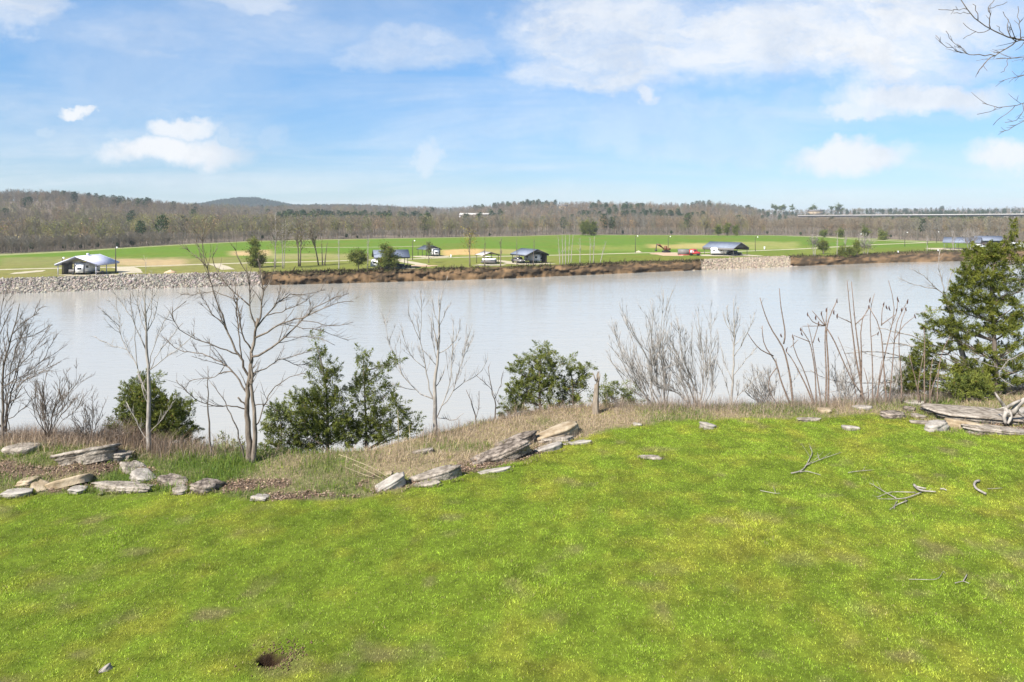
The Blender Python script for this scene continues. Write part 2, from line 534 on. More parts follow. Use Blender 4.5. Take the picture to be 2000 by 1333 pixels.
# ------------------------------------------------------------------ far terrain
WATER = np.array([(-700, 600), (0, 575), (200, 567), (500, 558), (700, 553), (870, 548), (1000, 544), (1250, 533), (1370, 527.5), (1480, 524), (1560, 520),
                  (1640, 517), (1750, 513), (1850, 511), (2000, 508), (2700, 498)], float)
BANK = np.array([(-700, 566), (0, 546), (200, 541), (420, 536), (510, 533), (700, 531), (870, 524), (1000, 521), (1100, 518), (1250, 511), (1370, 508), (1480, 503),
                 (1560, 500), (1640, 500), (1750, 493), (1850, 490), (2000, 488), (2700, 480)], float)
FIELD = np.array([(-700, 512), (0, 497), (150, 490), (225, 485), (350, 478), (500, 471), (700, 467), (1000, 462), (1100, 459), (1500, 460), (1600, 462), (1700, 466),
                  (1800, 471), (1900, 474), (2000, 476), (2700, 490)], float)
RIDGE = np.array([(-700, 1000, 55), (0, 950, 28), (120, 950, 27), (180, 980, 22), (260, 1000, 17), (400, 1150, 12), (520, 1400, 14), (700, 1500, 18), (860, 1500, 10),
                  (950, 1400, 15), (1000, 1350, 21), (1100, 1300, 20), (1170, 1250, 20), (1300, 1300, 16), (1400, 1300, 17), (1500, 1600, 12), (1650, 1700, 13), (1800, 1700, 18), (2000, 1700, 16), (2700, 1700, 12)], float)


def ywater(px): return (H - ZW) * F / (np.interp(px, WATER[:, 0], WATER[:, 1]) - HOR)
def ybank(px): return np.maximum((H - ZP) * F / (np.interp(px, BANK[:, 0], BANK[:, 1]) - HOR), ywater(px) + 2.6)
def yfield(px): return (H - ZP) * F / (np.interp(px, FIELD[:, 0], FIELD[:, 1]) - HOR)


def zfar(px, Y):
    px = np.asarray(px, float); Y = np.asarray(Y, float)
    R = np.interp(px, RIDGE[:, 0], RIDGE[:, 1]); zr = np.interp(px, RIDGE[:, 0], RIDGE[:, 2])
    y0 = np.maximum(np.maximum(yfield(px) + 120, 480), 1120 * sstep(px, 1380, 1540))
    z = ZP + (zr - ZP) * sstep(Y, y0, R) * (1 - .25 * sstep(Y, R, R * 1.6))
    X = (px - 1000) / F * Y
    c = P(480, 425, 2700)
    z = z + 38 * np.exp(-(((X - c[0]) / 150) ** 2) ** 1.0 - ((Y - c[1]) / 250) ** 2)
    c = P(600, 425, 2300)
    z = z + 18 * np.exp(-((X - c[0]) / 200) ** 2 - ((Y - c[1]) / 200) ** 2)
    c = P(400, 425, 2750)
    z = z + 26 * np.exp(-((X - c[0]) / 260) ** 2 - ((Y - c[1]) / 220) ** 2)
    c = P(660, 425, 2700)
    z = z + 26 * np.exp(-((X - c[0]) / 330) ** 2 - ((Y - c[1]) / 220) ** 2)
    z = z + (fbm(X * .006, Y * .006, 3) - .5) * 12 * sstep(Y, y0 + 60, y0 + 400)
    return z


RIPRAP = ((-700, 512), (1370, 1545))


def inrip(px): return ((px < 512) | ((px > 1370) & (px < 1545)))


M_plain = mat('far_meadow', attr=True, rough=.95, spec=.05, col=(.85, .85, .85), var=(1.15, 1.15, 1.1), scale=.35, detail=6)


def build_far():
    cols = np.unique(np.concatenate([np.arange(-700, 2701, 25), np.arange(480, 2061, 3), np.arange(-60, 480, 5)])).astype(float)
    offs = np.array([-12, -4, -.6, 0.0, .12, .25, .38, .5, .62, .75, .88, 1.0])
    rows = np.concatenate([np.arange(2, 20, 2), np.arange(20, 420, 5), np.geomspace(420, 6500, 70)])
    nb = len(offs)
    px = np.repeat(cols[:, None], nb + len(rows), 1)
    yw, yb = ywater(cols), ybank(cols)
    n = fbm(cols * .06, cols * 0, 4) - .5
    n2 = fbm(cols * .35, cols * 0 + 8, 3) - .5
    yb2 = yb + np.where(inrip(cols), 0, n2 * 2.2)
    Yg = np.zeros_like(px); Zg = np.zeros_like(px)
    for k, o_ in enumerate(offs):
        if o_ <= 0:
            Yg[:, k] = yw + o_; Zg[:, k] = ZW + np.where(o_ < 0, o_ * .35, 0) - .04
        else:
            er = .75 * fbm(cols * .05, cols * 0 + o_ * 3.5, 3) + .25 * fbm(cols * .2, cols * 0 + o_ * 9, 2) - .5
            Yg[:, k] = yw + (yb2 - yw) * np.where(inrip(cols), o_, o_ ** 1.8) + np.where(inrip(cols) | (o_ > .9), 0, er * 4.5)
            prof = np.where(inrip(cols), o_, o_ ** .72)
            Zg[:, k] = ZW + (ZP - ZW) * prof + np.where((o_ < 1) & ~inrip(cols), er * 1.5, 0)
    far0 = yb2.max()
    for k, r in enumerate(rows):
        Yg[:, nb + k] = yb2 + r
        Zg[:, nb + k] = zfar(cols, Yg[:, nb + k])
    X = (px - 1000) / F * Yg
    # colours
    pyc = HOR + (H - ZP) / Yg * F
    nn = fbm(X * .03, Yg * .03, 4); nf = fbm(X * .15, Yg * .06, 3); nl = fbm(X * .004 + 3, Yg * .05, 3)
    green = np.array((.088, .148, .016)); olive = np.array((.13, .128, .024)); dirt = np.array((.36, .25, .13)); wood = np.array((.14, .112, .088))
    C = np.zeros(X.shape + (3,)) + green
    f = np.clip((nn - .45) * 2.2 + (nf - .5), 0, 1)[..., None] * .6
    nearbank = (1 - sstep(Yg - yb2[:, None], 18, 75))[..., None] * .55
    w = np.clip(f + nearbank, 0, 1)
    C = C * (1 - w) + olive * w
    for (x0, x1, y0, y1, s, cc) in ((228, 362, 506, 520, .95, (.42, .30, .17)), (862, 945, 487, 500, .9, (.42, .27, .12)), (1265, 1400, 477, 486, .75, (.34, .25, .10)),
                               (450, 530, 490, 500, .85, (.40, .27, .15)), (120, 225, 505, 521, .55, (.33, .27, .13)), (520, 720, 497, 507, .55, (.28, .23, .12)),
                               (0, 520, 503, 520, .5, (.22, .17, .085)), (-60, 540, 520, 545, .5, (.20, .165, .07)), (540, 1100, 500, 530, .35, (.20, .17, .06)), (945, 1060, 488, 497, .5, (.36, .26, .12)), (1330, 1560, 473, 488, .5, (.30, .26, .10)),
                               (1100, 1250, 480, 490, .35, (.25, .23, .07)), (1560, 1700, 482, 495, .3, (.22, .2, .06))):
        w = sstep(px, x0 - 15, x0 + 15) * sstep(px, x1 + 15, x1 - 15) * sstep(pyc + (nf - .5) * 6, y0 - 2, y0 + 2) * sstep(pyc + (nf - .5) * 6, y1 + 2, y1 - 2)
        w = (w * s * np.clip(.4 + nf * 1.2, 0, 1))[..., None]
        C = C * (1 - w) + np.array(cc) * w
    wf = sstep(Yg, yfield(px) - 2, yfield(px) + 6)[..., None]
    C = C * (1 - wf) + wood * (.8 + .5 * nn[..., None]) * wf
    # dry open strip in the wood on the left
    w = (sstep(px, -40, 20) * sstep(px, 270, 220) * sstep(Yg, 440, 460) * sstep(Yg, 540, 510))[..., None]
    C = C * (1 - w) + np.array((.42, .33, .15)) * w
    # pale fringe at the foot of the wood
    w = (sstep(Yg, yfield(px) - 12, yfield(px) - 6) * sstep(Yg, yfield(px) + 2, yfield(px) - 2))[..., None] * .5
    C = C * (1 - w) + np.array((.36, .31, .2)) * w
    # bank faces
    er = fbm(cols * .22, cols * 0 + 2, 3); er2 = fbm(cols * 1.3, cols * 0 + 5, 2)
    for k in range(nb):
        a = np.array((.050, .036, .023)); b2 = np.array((.165, .104, .056)); s_ = np.array((.22, .185, .14))
        er = fbm(cols * .04, cols * 0 + k * .5, 3); er2 = fbm(cols * .16, cols * 0 + k * 1.1 + 5, 3)
        e = np.clip((er - .45) * 3 + (er2 - .5) * 2.2 + .25, 0, 1)[:, None]
        cc = a * (1 - e) + b2 * e
        if k >= nb - 2: cc = cc * .35 + np.array((.06, .05, .025)) * .65
        C[:, k] = np.where(inrip(cols)[:, None], s_, cc)
    n_, m_ = X.shape
    i = np.arange(n_ * m_).reshape(n_, m_)
    Fq = np.stack([i[:-1, :-1], i[1:, :-1], i[1:, 1:], i[:-1, 1:]], -1).reshape(-1, 4)
    o = build_np('far_fields', np.stack([X, Yg, Zg], -1).reshape(-1, 3), Fq, M_plain, None, C.reshape(-1, 3), True)
    tag(o, 'flat green fields with an eroded earth bank, rising to wooded hills', kind='structure')


build_far()


def stones(name, label, x0, x1, n, seed, tint=(1.10, .97, .83)):
    r = np.random.default_rng(seed)
    ico = np.array([(0, 0, 1), (.894, 0, .447), (.276, .851, .447), (-.724, .526, .447), (-.724, -.526, .447), (.276, -.851, .447),
                    (.724, .526, -.447), (-.276, .851, -.447), (-.894, 0, -.447), (-.276, -.851, -.447), (.724, -.526, -.447), (0, 0, -1)])
    fc = np.array([(0, 1, 2), (0, 2, 3), (0, 3, 4), (0, 4, 5), (0, 5, 1), (1, 6, 2), (2, 7, 3), (3, 8, 4), (4, 9, 5), (5, 10, 1),
                   (2, 6, 7), (3, 7, 8), (4, 8, 9), (5, 9, 10), (1, 10, 6), (11, 7, 6), (11, 8, 7), (11, 9, 8), (11, 10, 9), (11, 6, 10)])
    px = r.uniform(x0 - 20, x1 + 18, n); t = r.uniform(-.08, 1.04, n)
    ok = (px < x1 + 18 * (1 - t) * r.random(n) ** .6 - 12 * t) & (px > x0 - 20 * (1 - t)); px, t = px[ok], t[ok]; n = len(px)
    Y = ywater(px) + (ybank(px) - ywater(px)) * t
    Z = ZW + (ZP - ZW) * t
    S = r.uniform(.10, .30, n) * (1 + .6 * (r.random(n) > .9))
    c = np.stack([(px - 1000) / F * Y, Y, Z], -1)
    V = ico[None] * r.uniform(.6, 1.25, (n, 12, 1)) * S[:, None, None] * r.uniform(.6, 1.3, (n, 1, 3)) + c[:, None]
    Fc = fc[None] + (np.arange(n) * 12)[:, None, None]
    g = r.uniform(.11, .31, n)[:, None] * np.array(tint) * r.uniform(.92, 1.08, (n, 3))
    o = build_np(name, V.reshape(-1, 3), Fc.reshape(-1, 3), mat('riprap_stone', attr=True, rough=.9, spec=.1), None, np.repeat(g, 12, 0))
    tag(o, label, kind='stuff')


stones('riprap', 'pale broken stone lining the far bank on the left', -330, 512, 14000, 1)
stones('riprap', 'pale broken stone lining the far bank below the large grey shelter', 1368, 1548, 8000, 2, (1.22, 1.0, .76))

# ------------------------------------------------------------------ gravel roads and pads on the far plain
M_gravel = mat('pale_gravel', (.30, .26, .18), .95, (.42, .37, .275), .8, 5, spec=.05)
M_sandp = mat('pink_sand', (.33, .22, .14), .95, (.44, .32, .22), .8, 5, spec=.05)


def road(name, label, pts, w, k):
    p = np.array([G(a, b, ZP) for a, b in pts]); p[:, 2] = ZP + .012 * k
    # resample
    d = np.r_[0, np.cumsum(np.linalg.norm(np.diff(p, axis=0), axis=1))]
    s = np.linspace(0, d[-1], max(8, int(d[-1] / 4)))
    q = np.stack([np.interp(s, d, p[:, i]) for i in range(3)], -1)
    ker = np.ones(5) / 5
    if len(q) > 12:
        for i in range(2): q[2:-2, i] = np.convolve(q[:, i], ker, 'valid')
    T = np.gradient(q, axis=0); T /= np.linalg.norm(T, axis=1, keepdims=True)
    Nn = np.stack([-T[:, 1], T[:, 0], 0 * T[:, 0]], -1)
    ww = (w / 2) * (1 + .25 * (fbm(s * .2, s * 0 + k, 2) - .5))[:, None]
    V = np.concatenate([q + Nn * ww, q - Nn * ww]); n = len(q)
    Fq = [(i, n + i, n + i + 1, i + 1) for i in range(n - 1)]
    tag(build_np(name, V, np.array(Fq), M_gravel), label, kind='structure')


def pad(name, label, px, py, rx, ry, k, m=None, z=None):
    """irregular flat patch on the plain, radii in metres"""
    c = G(px, py, ZP); Yc = max(c[1], float(ybank(px)) + ry + .8); c = np.array(((px - 1000) / F * Yc, Yc, ZP))
    n = 20; a = np.arange(n) * 2 * math.pi / n
    r = 1 + .35 * (np.random.default_rng(int(px)).random(n) - .5)
    V = np.stack([c[0] + np.cos(a) * rx * r, c[1] + np.sin(a) * ry * r, np.full(n, ZP + .012 * k)], -1)
    V = np.concatenate([V, [[c[0], c[1], ZP + .012 * k]]])
    tag(build_np(name, V, np.array([(i, (i + 1) % n, n) for i in range(n)]), m or M_gravel), label, kind='structure')


road('gravel_road', 'long pale gravel road running along the far field', [(-250, 534), (0, 527), (115, 524), (250, 522), (330, 519), (440, 515), (500, 513.5), (600, 512), (700, 508.5), (790, 507), (860, 504),
     (1000, 500.5), (1100, 498.5), (1200, 496), (1280, 493.5), (1350, 494.5), (1480, 490), (1560, 487), (1700, 478.5), (1815, 474), (1900, 473)], 3.6, 1)
road('gravel_road', 'pale gravel road along the far right edge of the field', [(1540, 461.5), (1600, 463), (1650, 466.5), (1720, 470), (1810, 474)], 4.5, 2)
road('gravel_road', 'faint gravel track across the field on the left', [(555, 483), (620, 484), (760, 483), (830, 481)], 3.0, 2)
road('gravel_spur', 'short gravel spur beside the white shelter', [(238, 522), (250, 525), (256, 534)], 5.5, 2)
road('gravel_spur', 'gravel spur curving from the road to the long grey shelter', [(776, 508), (800, 513), (830, 518), (800, 521)], 4.0, 2)
road('gravel_spur', 'gravel spur leading to the brown walled shelter', [(966, 509), (985, 511), (1005, 514.5)], 4.0, 2)
road('gravel_spur', 'short pale spur off the road near the dark cedar', [(418, 516), (430, 520), (446, 527)], 3.5, 2)
for i, (a, b, rx, ry, lab, m) in enumerate((
        (55, 532, 2.4, 6.0, 'oval pale gravel pad left of the white shelter', None), (170, 537.5, 6.5, 3.0, 'gravel floor under the white shelter', None),
        (765, 529.5, 6.5, 3.0, 'concrete coloured floor under the long grey shelter', None), (842, 501.5, 6.5, 7, 'gravel floor around the small far shelter', None),
        (957, 518, 5.0, 3.5, 'gravel floor under the tan canopy', None), (1032, 515.5, 7.5, 4.0, 'gravel floor under the brown walled shelter', None),
        (1306, 497, 6.5, 12, 'tan earth pad in front of the excavator', M_sandp), (1420, 499, 12, 7.5, 'gravel floor under the large grey shelter', None),
        (820, 520, 5, 3.5, 'sandy patch at the bank beside the long grey shelter', M_sandp), (1880, 487, 16, 12, 'gravel yard around the twin roofed shelters', None))):
    pad('gravel_pad', lab, a, b, rx, ry, 3 + (i % 3), m)


def pile(label, px, py, r, h, m, seed):
    c = G(px, py, ZP); rr = np.random.default_rng(seed)
    n = 18; V = []; k = 6
    for j in range(k):
        t = j / (k - 1)
        for i in range(n):
            a = i * 2 * math.pi / n
            q = r * (1 - t) * (1 + .35 * (rr.random() - .5))
            V.append((c[0] + q * math.cos(a), c[1] + q * .7 * math.sin(a), ZP - .05 + h * t ** .8 * (.8 + .4 * rr.random())))
    Fq = [(j * n + i, j * n + (i + 1) % n, (j + 1) * n + (i + 1) % n, (j + 1) * n + i) for j in range(k - 1) for i in range(n)]
    tag(build_np('spoil_pile', np.array(V), np.array(Fq), m, None, None, False), label, 'pile')


pile('low reddish heap of broken rock above the left stone bank', 333, 533, 1.7, .8, M_sandp, 3)
pile('small pale sand pile beside the road near the light pole', 1247, 493, 1.5, .7, M_gravel, 4)


# ------------------------------------------------------------------ grass, dry grass, leaves (near)
def blades(name, label, x, y, h, w, lean, col, m, two=False, sink=.006):
    n = len(x); r = rng
    z = gh(x, y) - sink
    a = r.uniform(0, 2 * math.pi, n); b = r.uniform(0, 2 * math.pi, n)
    base = np.stack([x, y, z], -1)
    side = np.stack([np.cos(a), np.sin(a), 0 * a], -1) * (w / 2)[:, None]
    dirv = np.stack([np.cos(b) * np.sin(lean), np.sin(b) * np.sin(lean), np.cos(lean)], -1)
    if not two:
        V = np.stack([base - side, base + side, base + dirv * h[:, None]], 1)
        Fc = np.arange(n * 3).reshape(n, 3); k = 3; fs = [Fc]
    else:
        mid = base + dirv * (h * .55)[:, None] * np.array((.55, .55, 1.05))
        tip = base + dirv * h[:, None] * np.array((1.5, 1.5, .95))
        V = np.stack([base - side, base + side, mid + side * .8, mid - side * .8, tip], 1)
        i = np.arange(n)[:, None] * 5; k = 5
        fs = [i + np.array([[0, 1, 2, 3]]), i + np.array([[3, 2, 4]])]
    tag(build_np(name, V.reshape(-1, 3), fs, m, None, np.repeat(col, k, 0)), label, kind='stuff')


def scatter(n, y0, y1, spread=.80):
    """random ground points, even per square metre"""
    y = np.sqrt(rng.uniform(y0 ** 2, y1 ** 2, n))
    x = rng.uniform(-spread, spread, n) * y
    return x, y


def build_grass():
    x, y = scatter(1750000, 7.4, 22.2, .84)
    px, py, lit, rough, t = zones(x, y)
    hole = np.hypot((x - HOLE[0]) / 1.15, y - HOLE[1])
    clump = .28 * fbm(x * 6, y * 6, 2) + .72 * vn(x * 38 + 4, y * 38)
    keep = (t < .2) & (rng.random(len(x)) > lit * 1.25) & (rng.random(len(x)) > rough * .8) & (hole > .15) & (clump + rng.random(len(x)) * .6 > .56)
    x, y = x[keep], y[keep]; n = len(x)
    clump = clump[keep]
    tall = np.clip((fbm(x * 1.1 + 30, y * 1.1, 3) - .62) * 7, 0, 1)
    h = rng.uniform(.016, .036, n) * (1 + .7 * tall) * (.15 + 1.7 * clump)
    w = rng.uniform(.006, .014, n)
    lean = rng.uniform(.25, 1.3, n)
    c = lawn_color(x, y) * (rng.uniform(.35, 1.0, n) * 1.65 * (.45 + 1.1 * clump))[:, None]  # gaps darker, tufts brighter: shadow and highlight put into the blade colour
    q = rng.random(n) < .06
    c[q] = c[q] * .35 + np.array((.36, .36, .12)) * .6 * rng.uniform(.7, 1.15, q.sum())[:, None]
    q = rng.random(n) < .03
    c[q] = np.array((.34, .26, .14)) * rng.uniform(.6, 1.2, q.sum())[:, None]
    blades('lawn_grass', 'short yellow green grass and clover covering the lawn', x, y, h, w, lean, c, M_blade)
    # taller rough grass between the mown edge and the crest
    x, y = scatter(230000, 14.0, 26.5)
    px, py, lit, rough, t = zones(x, y)
    dry = dryness(px, py, x, y)
    keep = (t < 1.6) & (rng.random(len(x)) < rough) & (rng.random(len(x)) > lit * .86)
    x, y, px, py, dry, t = (q[keep] for q in (x, y, px, py, dry, t))
    isd = rng.random(len(x)) < dry
    cl = fbm(x * 1.8 + 7, y * 1.8, 3)
    g = ~isd; n = g.sum()
    h = rng.uniform(.05, .17, n) * (.5 + cl[g] * 1.3)
    c = (np.array((.085, .165, .018)) + (np.array((.16, .19, .03)) - np.array((.085, .165, .018))) * rng.random((n, 1))) * rng.uniform(.7, 1.3, (n, 1))
    blades('rough_grass', 'tall green grass growing along the crest of the bluff', x[g], y[g], h, rng.uniform(.006, .013, n), rng.uniform(.05, .7, n), c, M_blade, True)
    n = isd.sum()
    tallness = np.interp(px[isd], [0, 250, 420, 700, 1000, 1200, 1500, 2000], [1.4, 1.2, .7, .7, .75, .6, .6, .8]) * np.where(py[isd] < 905, 1.2, .6)
    h = rng.uniform(.07, .24, n) * (.45 + cl[isd] * 1.2) * tallness
    gray = rng.random((n, 1))
    c = (np.array((.46, .345, .21)) * (1 - gray) + np.array((.37, .295, .225)) * gray) * rng.uniform(.55, 1.25, (n, 1))
    blades('dry_grass', 'matted tan dry grass along the crest of the bluff', x[isd], y[isd], h, rng.uniform(.004, .010, n), rng.uniform(.1, 1.25, n), c, M_dry, True)
    # tall brown weeds behind the rocks on the left and along the crest
    n0 = 26000
    qx = rng.choice([0, 1, 2], n0, p=[.52, .08, .40])
    pxs = np.where(qx == 0, np.where(rng.random(n0) < .8, rng.uniform(-120, 330, n0), rng.normal(300, 90, n0)), np.where(qx == 1, rng.uniform(820, 1200, n0), rng.uniform(1200, 2050, n0)))
    yy = np.interp(pxs, CREST[:, 0], _cy) + rng.normal(.15, .45, n0)
    xx = (pxs - 1000) / F * yy
    h = rng.uniform(.12, .8, n0) * np.where(qx == 0, 1.0, .7) * (.25 + 1.3 * fbm(xx * 1.6, yy, 3))
    gq = np.clip(rng.random((n0, 1)) + (qx == 2)[:, None] * .4, 0, 1); c = (np.array((.30, .205, .13)) * (1 - gq) + np.array((.26, .215, .18)) * gq) * rng.uniform(.4, 1.5, (n0, 1))
    blades('dry_weeds', 'tall brown dead weeds standing along the bluff edge', xx, yy, h, rng.uniform(.003, .008, n0), np.abs(rng.normal(.25, .4, n0)), c, M_dry, True)
    # fallen leaves
    x, y = scatter(200000, 14.0, 24.0)
    px, py, lit, rough, t = zones(x, y)
    keep = (rng.random(len(x)) < lit * 1.1) & (t < .3)
    x, y = x[keep], y[keep]; n = len(x)
    z = gh(x, y) + rng.uniform(.003, .045, n)
    a = rng.uniform(0, 6.28, n); tl = rng.normal(0, .45, (n, 2)); L = rng.uniform(.014, .03, n)
    u = np.stack([np.cos(a), np.sin(a), tl[:, 0]], -1) * L[:, None]; v = np.stack([-np.sin(a), np.cos(a), tl[:, 1]], -1) * (L * .6)[:, None]
    c0 = np.stack([x, y, z], -1)
    V = np.stack([c0 - u, c0 - v, c0 + u, c0 + v], 1).reshape(-1, 3)
    c = np.array((.18, .115, .075)) * rng.uniform(.35, 1.3, (n, 1)) + np.array((.17, .145, .115)) * rng.random((n, 1)) ** 2
    tag(build_np('fallen_leaves', V, np.arange(n * 4).reshape(n, 4), M_leaf, None, np.repeat(c, 4, 0)),
        'brown fallen leaves gathered along the rock ledge and the lawn edge', kind='stuff')


build_grass()

# ------------------------------------------------------------------ rocks
def rock(label, px, py, wpx, hpx, depth=.6, tilt=0.0, lean=0.0, yaw=0.0, m=None, layers=3, seed=None, sink=.7, name='rock', lift=0.0, rag=.24):
    """weathered bedded slab: stacked irregular outlines. px,py = middle of its front foot, wpx/hpx its width and height in the photo"""
    seed = seed if seed is not None else int(px * 7 + py)
    r = np.random.default_rng(seed)
    g = G(px, py); g[2] = gh(g[0], g[1])
    s = g[1] / F
    W, Hh, D = wpx * s * .95, hpx * s * .6, max(depth, wpx * s * .25)
    lift = lift * .3; layers = min(layers, 2)
    n = 17; a = np.sort(np.arange(n) * 2 * math.pi / n + r.uniform(-.12, .12, n))
    sq = 1 / np.maximum(np.abs(np.cos(a)), np.abs(np.sin(a))) ** .55
    out = 1 + rag * 1.4 * (r.random(n) - .5) + rag * np.sin(a * 2 + r.uniform(0, 6)) * .5
    rings = []
    zb = -sink * Hh - .05
    levels = [zb]
    for k in range(layers):
        z0 = Hh * k / layers; z1 = Hh * (k + 1) / layers
        levels += [z0 + .12 * Hh / layers, z0 + .5 * Hh / layers, z1 - .08 * Hh / layers]
    for k, z in enumerate(levels):
        lay = max(0, (k - 1) // 3)
        rr = np.random.default_rng(seed + lay * 31)
        step = 1 + .10 * (rr.random() - .6) + rag * .8 * (rr.random(n) - .5)
        bev = .93 if (k - 1) % 3 != 1 else 1.0
        q = out * sq * step * bev * (1 + .05 * (r.random(n) - .5))
        rings.append(np.stack([np.cos(a) * W / 2 * q, np.sin(a) * D / 2 * q, z + .05 * Hh * (r.random(n) - .5)], -1))
    for f_ in (.66, .33):
        rings.append(rings[-1] * np.array((f_ / (1 if f_ > .5 else .66), f_ / (1 if f_ > .5 else .66), 1)) + np.stack([0 * a, 0 * a, Hh * .10 * (r.random(n) - .35)], -1))
    V = np.concatenate(rings + [np.array([[0, 0, Hh * 1.02]])])
    V = V @ rotm(yaw, lean, tilt).T
    c = g + np.array((0, D * .38, lift))
    k = len(rings)
    F4 = [(j * n + i, j * n + (i + 1) % n, (j + 1) * n + (i + 1) % n, (j + 1) * n + i) for j in range(k - 1) for i in range(n)]
    F3 = [((k - 1) * n + i, (k - 1) * n + (i + 1) % n, k * n) for i in range(n)]
    o = build_np(name, V + c, [np.array(F4), np.array(F3)], m or M_rock, None, None, False, origin=c)
    return tag(o, label, 'rock')


rock('large tilted grey limestone slab crowning the pile on the left', 150, 921, 112, 24, 1.0, -.14, -.24, .15, M_rock, 2, 11, lift=.16)
rock('smaller grey slab behind the large tilted slab, at its right', 212, 912, 64, 16, .7, .02, -.2, -.1, M_rock, 2, 12, lift=.05)
rock('short dark broken stub of stone at the right end of the slab pile', 241, 909, 22, 17, .22, 0, 0, 0, M_rockd, 2, 13)
rock('grey slanting slab running down from the dark stub', 252, 926, 52, 9, .5, .42, -.1, -.5, M_rock, 1, 14)
rock('pale stone low on the bank below the slanting slab', 270, 940, 46, 14, .5, .3, -.15, -.4, M_rockw, 2, 15)
rock('smooth tan slab leaning on the earth bank in the middle of the pile', 122, 953, 84, 12, .75, -.2, -.38, .2, M_rockt, 1, 16, rag=.2)
rock('small tan block left of the leaning tan slab', 45, 951, 42, 14, .5, -.12, -.1, 0, M_rockt, 2, 17)
rock('buff stone wedged at the foot of the leaning tan slab', 72, 960, 40, 11, .4, .3, 0, -.3, M_rockt, 2, 18)
rock('flat pale stone at the lawn edge, leftmost of its row', 22, 973, 56, 12, .5, -.05, -.1, .1, M_rockw, 2, 19)
rock('small white stone on the lawn edge left of the long grey slab', 146, 966, 36, 12, .35, .1, -.1, 0, M_rockw, 2, 20)
rock('long low grey slab along the lawn edge below the pile', 233, 961, 126, 15, .5, .05, -.16, -.05, M_rock, 2, 21)
rock('weathered dark grey rock at the right end of the left pile', 396, 963, 52, 22, .6, .1, -.1, -.2, M_rockd, 3, 22)
rock('small reddish grey rock beside the weathered dark rock', 345, 965, 30, 13, .4, 0, 0, 0, M_rock, 2, 23)
rock('dark crumbling ledge of rock among dead leaves', 330, 948, 60, 12, .5, .12, 0, -.2, M_rockd, 2, 24)
rock('rounded grey boulder half buried at the left edge of the view', 26, 909, 66, 19, .8, 0, -.1, 0, M_rock, 1, 25, rag=.08)
rock('white pebble at the lawn edge beside the long grey slab', 195, 969, 10, 6, .1, 0, 0, 0, M_rockw, 1, 26)
rock('lone white stone on the lawn edge in front of the twin trunked tree', 507, 978, 34, 9, .3, .1, -.15, -.2, M_rockw, 2, 27)
# the ledge running up to the right
rock('narrow pale slab at the low left end of the rock ledge', 752, 957, 92, 14, .4, -.36, -.1, .55, M_rockw, 2, 31)
rock('long straight edged slab, second from the low end of the ledge', 846, 938, 124, 18, .45, -.2, -.05, .32, M_rock, 2, 32, lift=.05)
rock('thin grey flake lying in leaves below the long ledge slab', 829, 950, 70, 6, .3, -.12, -.05, .2, M_rock, 1, 33)
rock('big dark ledge block banked with leaves', 962, 902, 165, 18, .7, -.27, -.06, .36, M_rockd, 3, 34, lift=.08)
rock('pitted weathered ledge on top of the dark leaf banked block', 1003, 872, 98, 13, .6, -.25, -.1, .3, M_rockd, 2, 35, lift=.12)
rock('pale layered rock at the high right end of the ledge', 1086, 859, 118, 22, .8, -.22, -.15, .3, M_rockt, 3, 36, lift=.06)
rock('low tan step below the pale layered rock', 1085, 866, 66, 14, .4, -.05, -.1, .1, M_rock, 2, 37)
rock('flat white slab at the foot of the ledge', 1072, 881, 66, 9, .5, -.15, -.2, .3, M_rockw, 1, 38)
rock('thin pale flake at the right end of the ledge foot', 1128, 869, 54, 6, .3, -.06, -.1, .1, M_rockw, 1, 39)
rock('pale buried flag showing through grass below the dark ledge block', 962, 923, 64, 5, .25, -.1, -.05, .2, M_rockw, 1, 40)
rock('flat grey stone lying in the dry grass above the ledge', 826, 886, 38, 7, .4, -.1, -.2, .1, M_rock, 1, 41)
rock('small buff stone behind the bent dry stalks', 757, 931, 20, 9, .2, -.2, 0, .2, M_rockt, 1, 42)
rock('pale pointed stone on the crest at mid lawn', 1385, 841, 27, 15, .3, .2, 0, .2, M_rockw, 2, 43)
rock('white rounded stone on the grass near the sumac stems', 1666, 843, 36, 10, .4, .08, -.15, 0, M_rockw, 1, 44, rag=.08)
rock('small grey stone on the crest left of the bare shrubs', 1245, 833, 16, 7, .2, 0, 0, 0, M_rockw, 1, 45)
rock('half sunk grey stone in the open lawn', 1273, 899, 44, 4, .3, 0, 0, 0, M_rock, 1, 46)
rock('grey rubble lump, leftmost of the stones before the big right ledge', 1750, 818, 46, 15, .5, .05, 0, 0, M_rockd, 3, 47)
rock('dark upright stone behind the rubble lump', 1779, 806, 22, 15, .3, 0, 0, .3, M_rockd, 2, 48)
rock('dark mossy stone left of the big right ledge', 1813, 806, 24, 13, .3, 0, 0, 0, M_rockd, 2, 49)
rock('grey stone between the rubble lump and the big right ledge', 1797, 818, 30, 11, .35, .1, 0, .2, M_rock, 2, 50)
rock('flat pale rock on the crest under the sumac stems', 1792, 791, 48, 8, .6, 0, -.1, .1, M_rockw, 1, 51)
rock('flat stone in the grass at the foot of the right ledge', 1812, 829, 56, 6, .4, .05, -.1, 0, M_rock, 1, 52)
rock('large bedded grey ledge at the right edge of the lawn', 1938, 826, 215, 19, 1.6, .05, -.04, -.1, M_rock, 3, 53, lift=.05, rag=.1)
rock('pale square block in front of the right ledge', 1836, 842, 56, 22, .5, -.1, -.12, .35, M_rockw, 2, 54)
rock('orange tan block leaning on the right ledge', 1888, 838, 62, 24, .5, .12, -.15, -.2, M_rockt, 2, 55)
rock('lower grey bed of the right ledge reaching out of view', 1965, 846, 140, 12, .7, .08, -.05, -.1, M_rock, 2, 56)
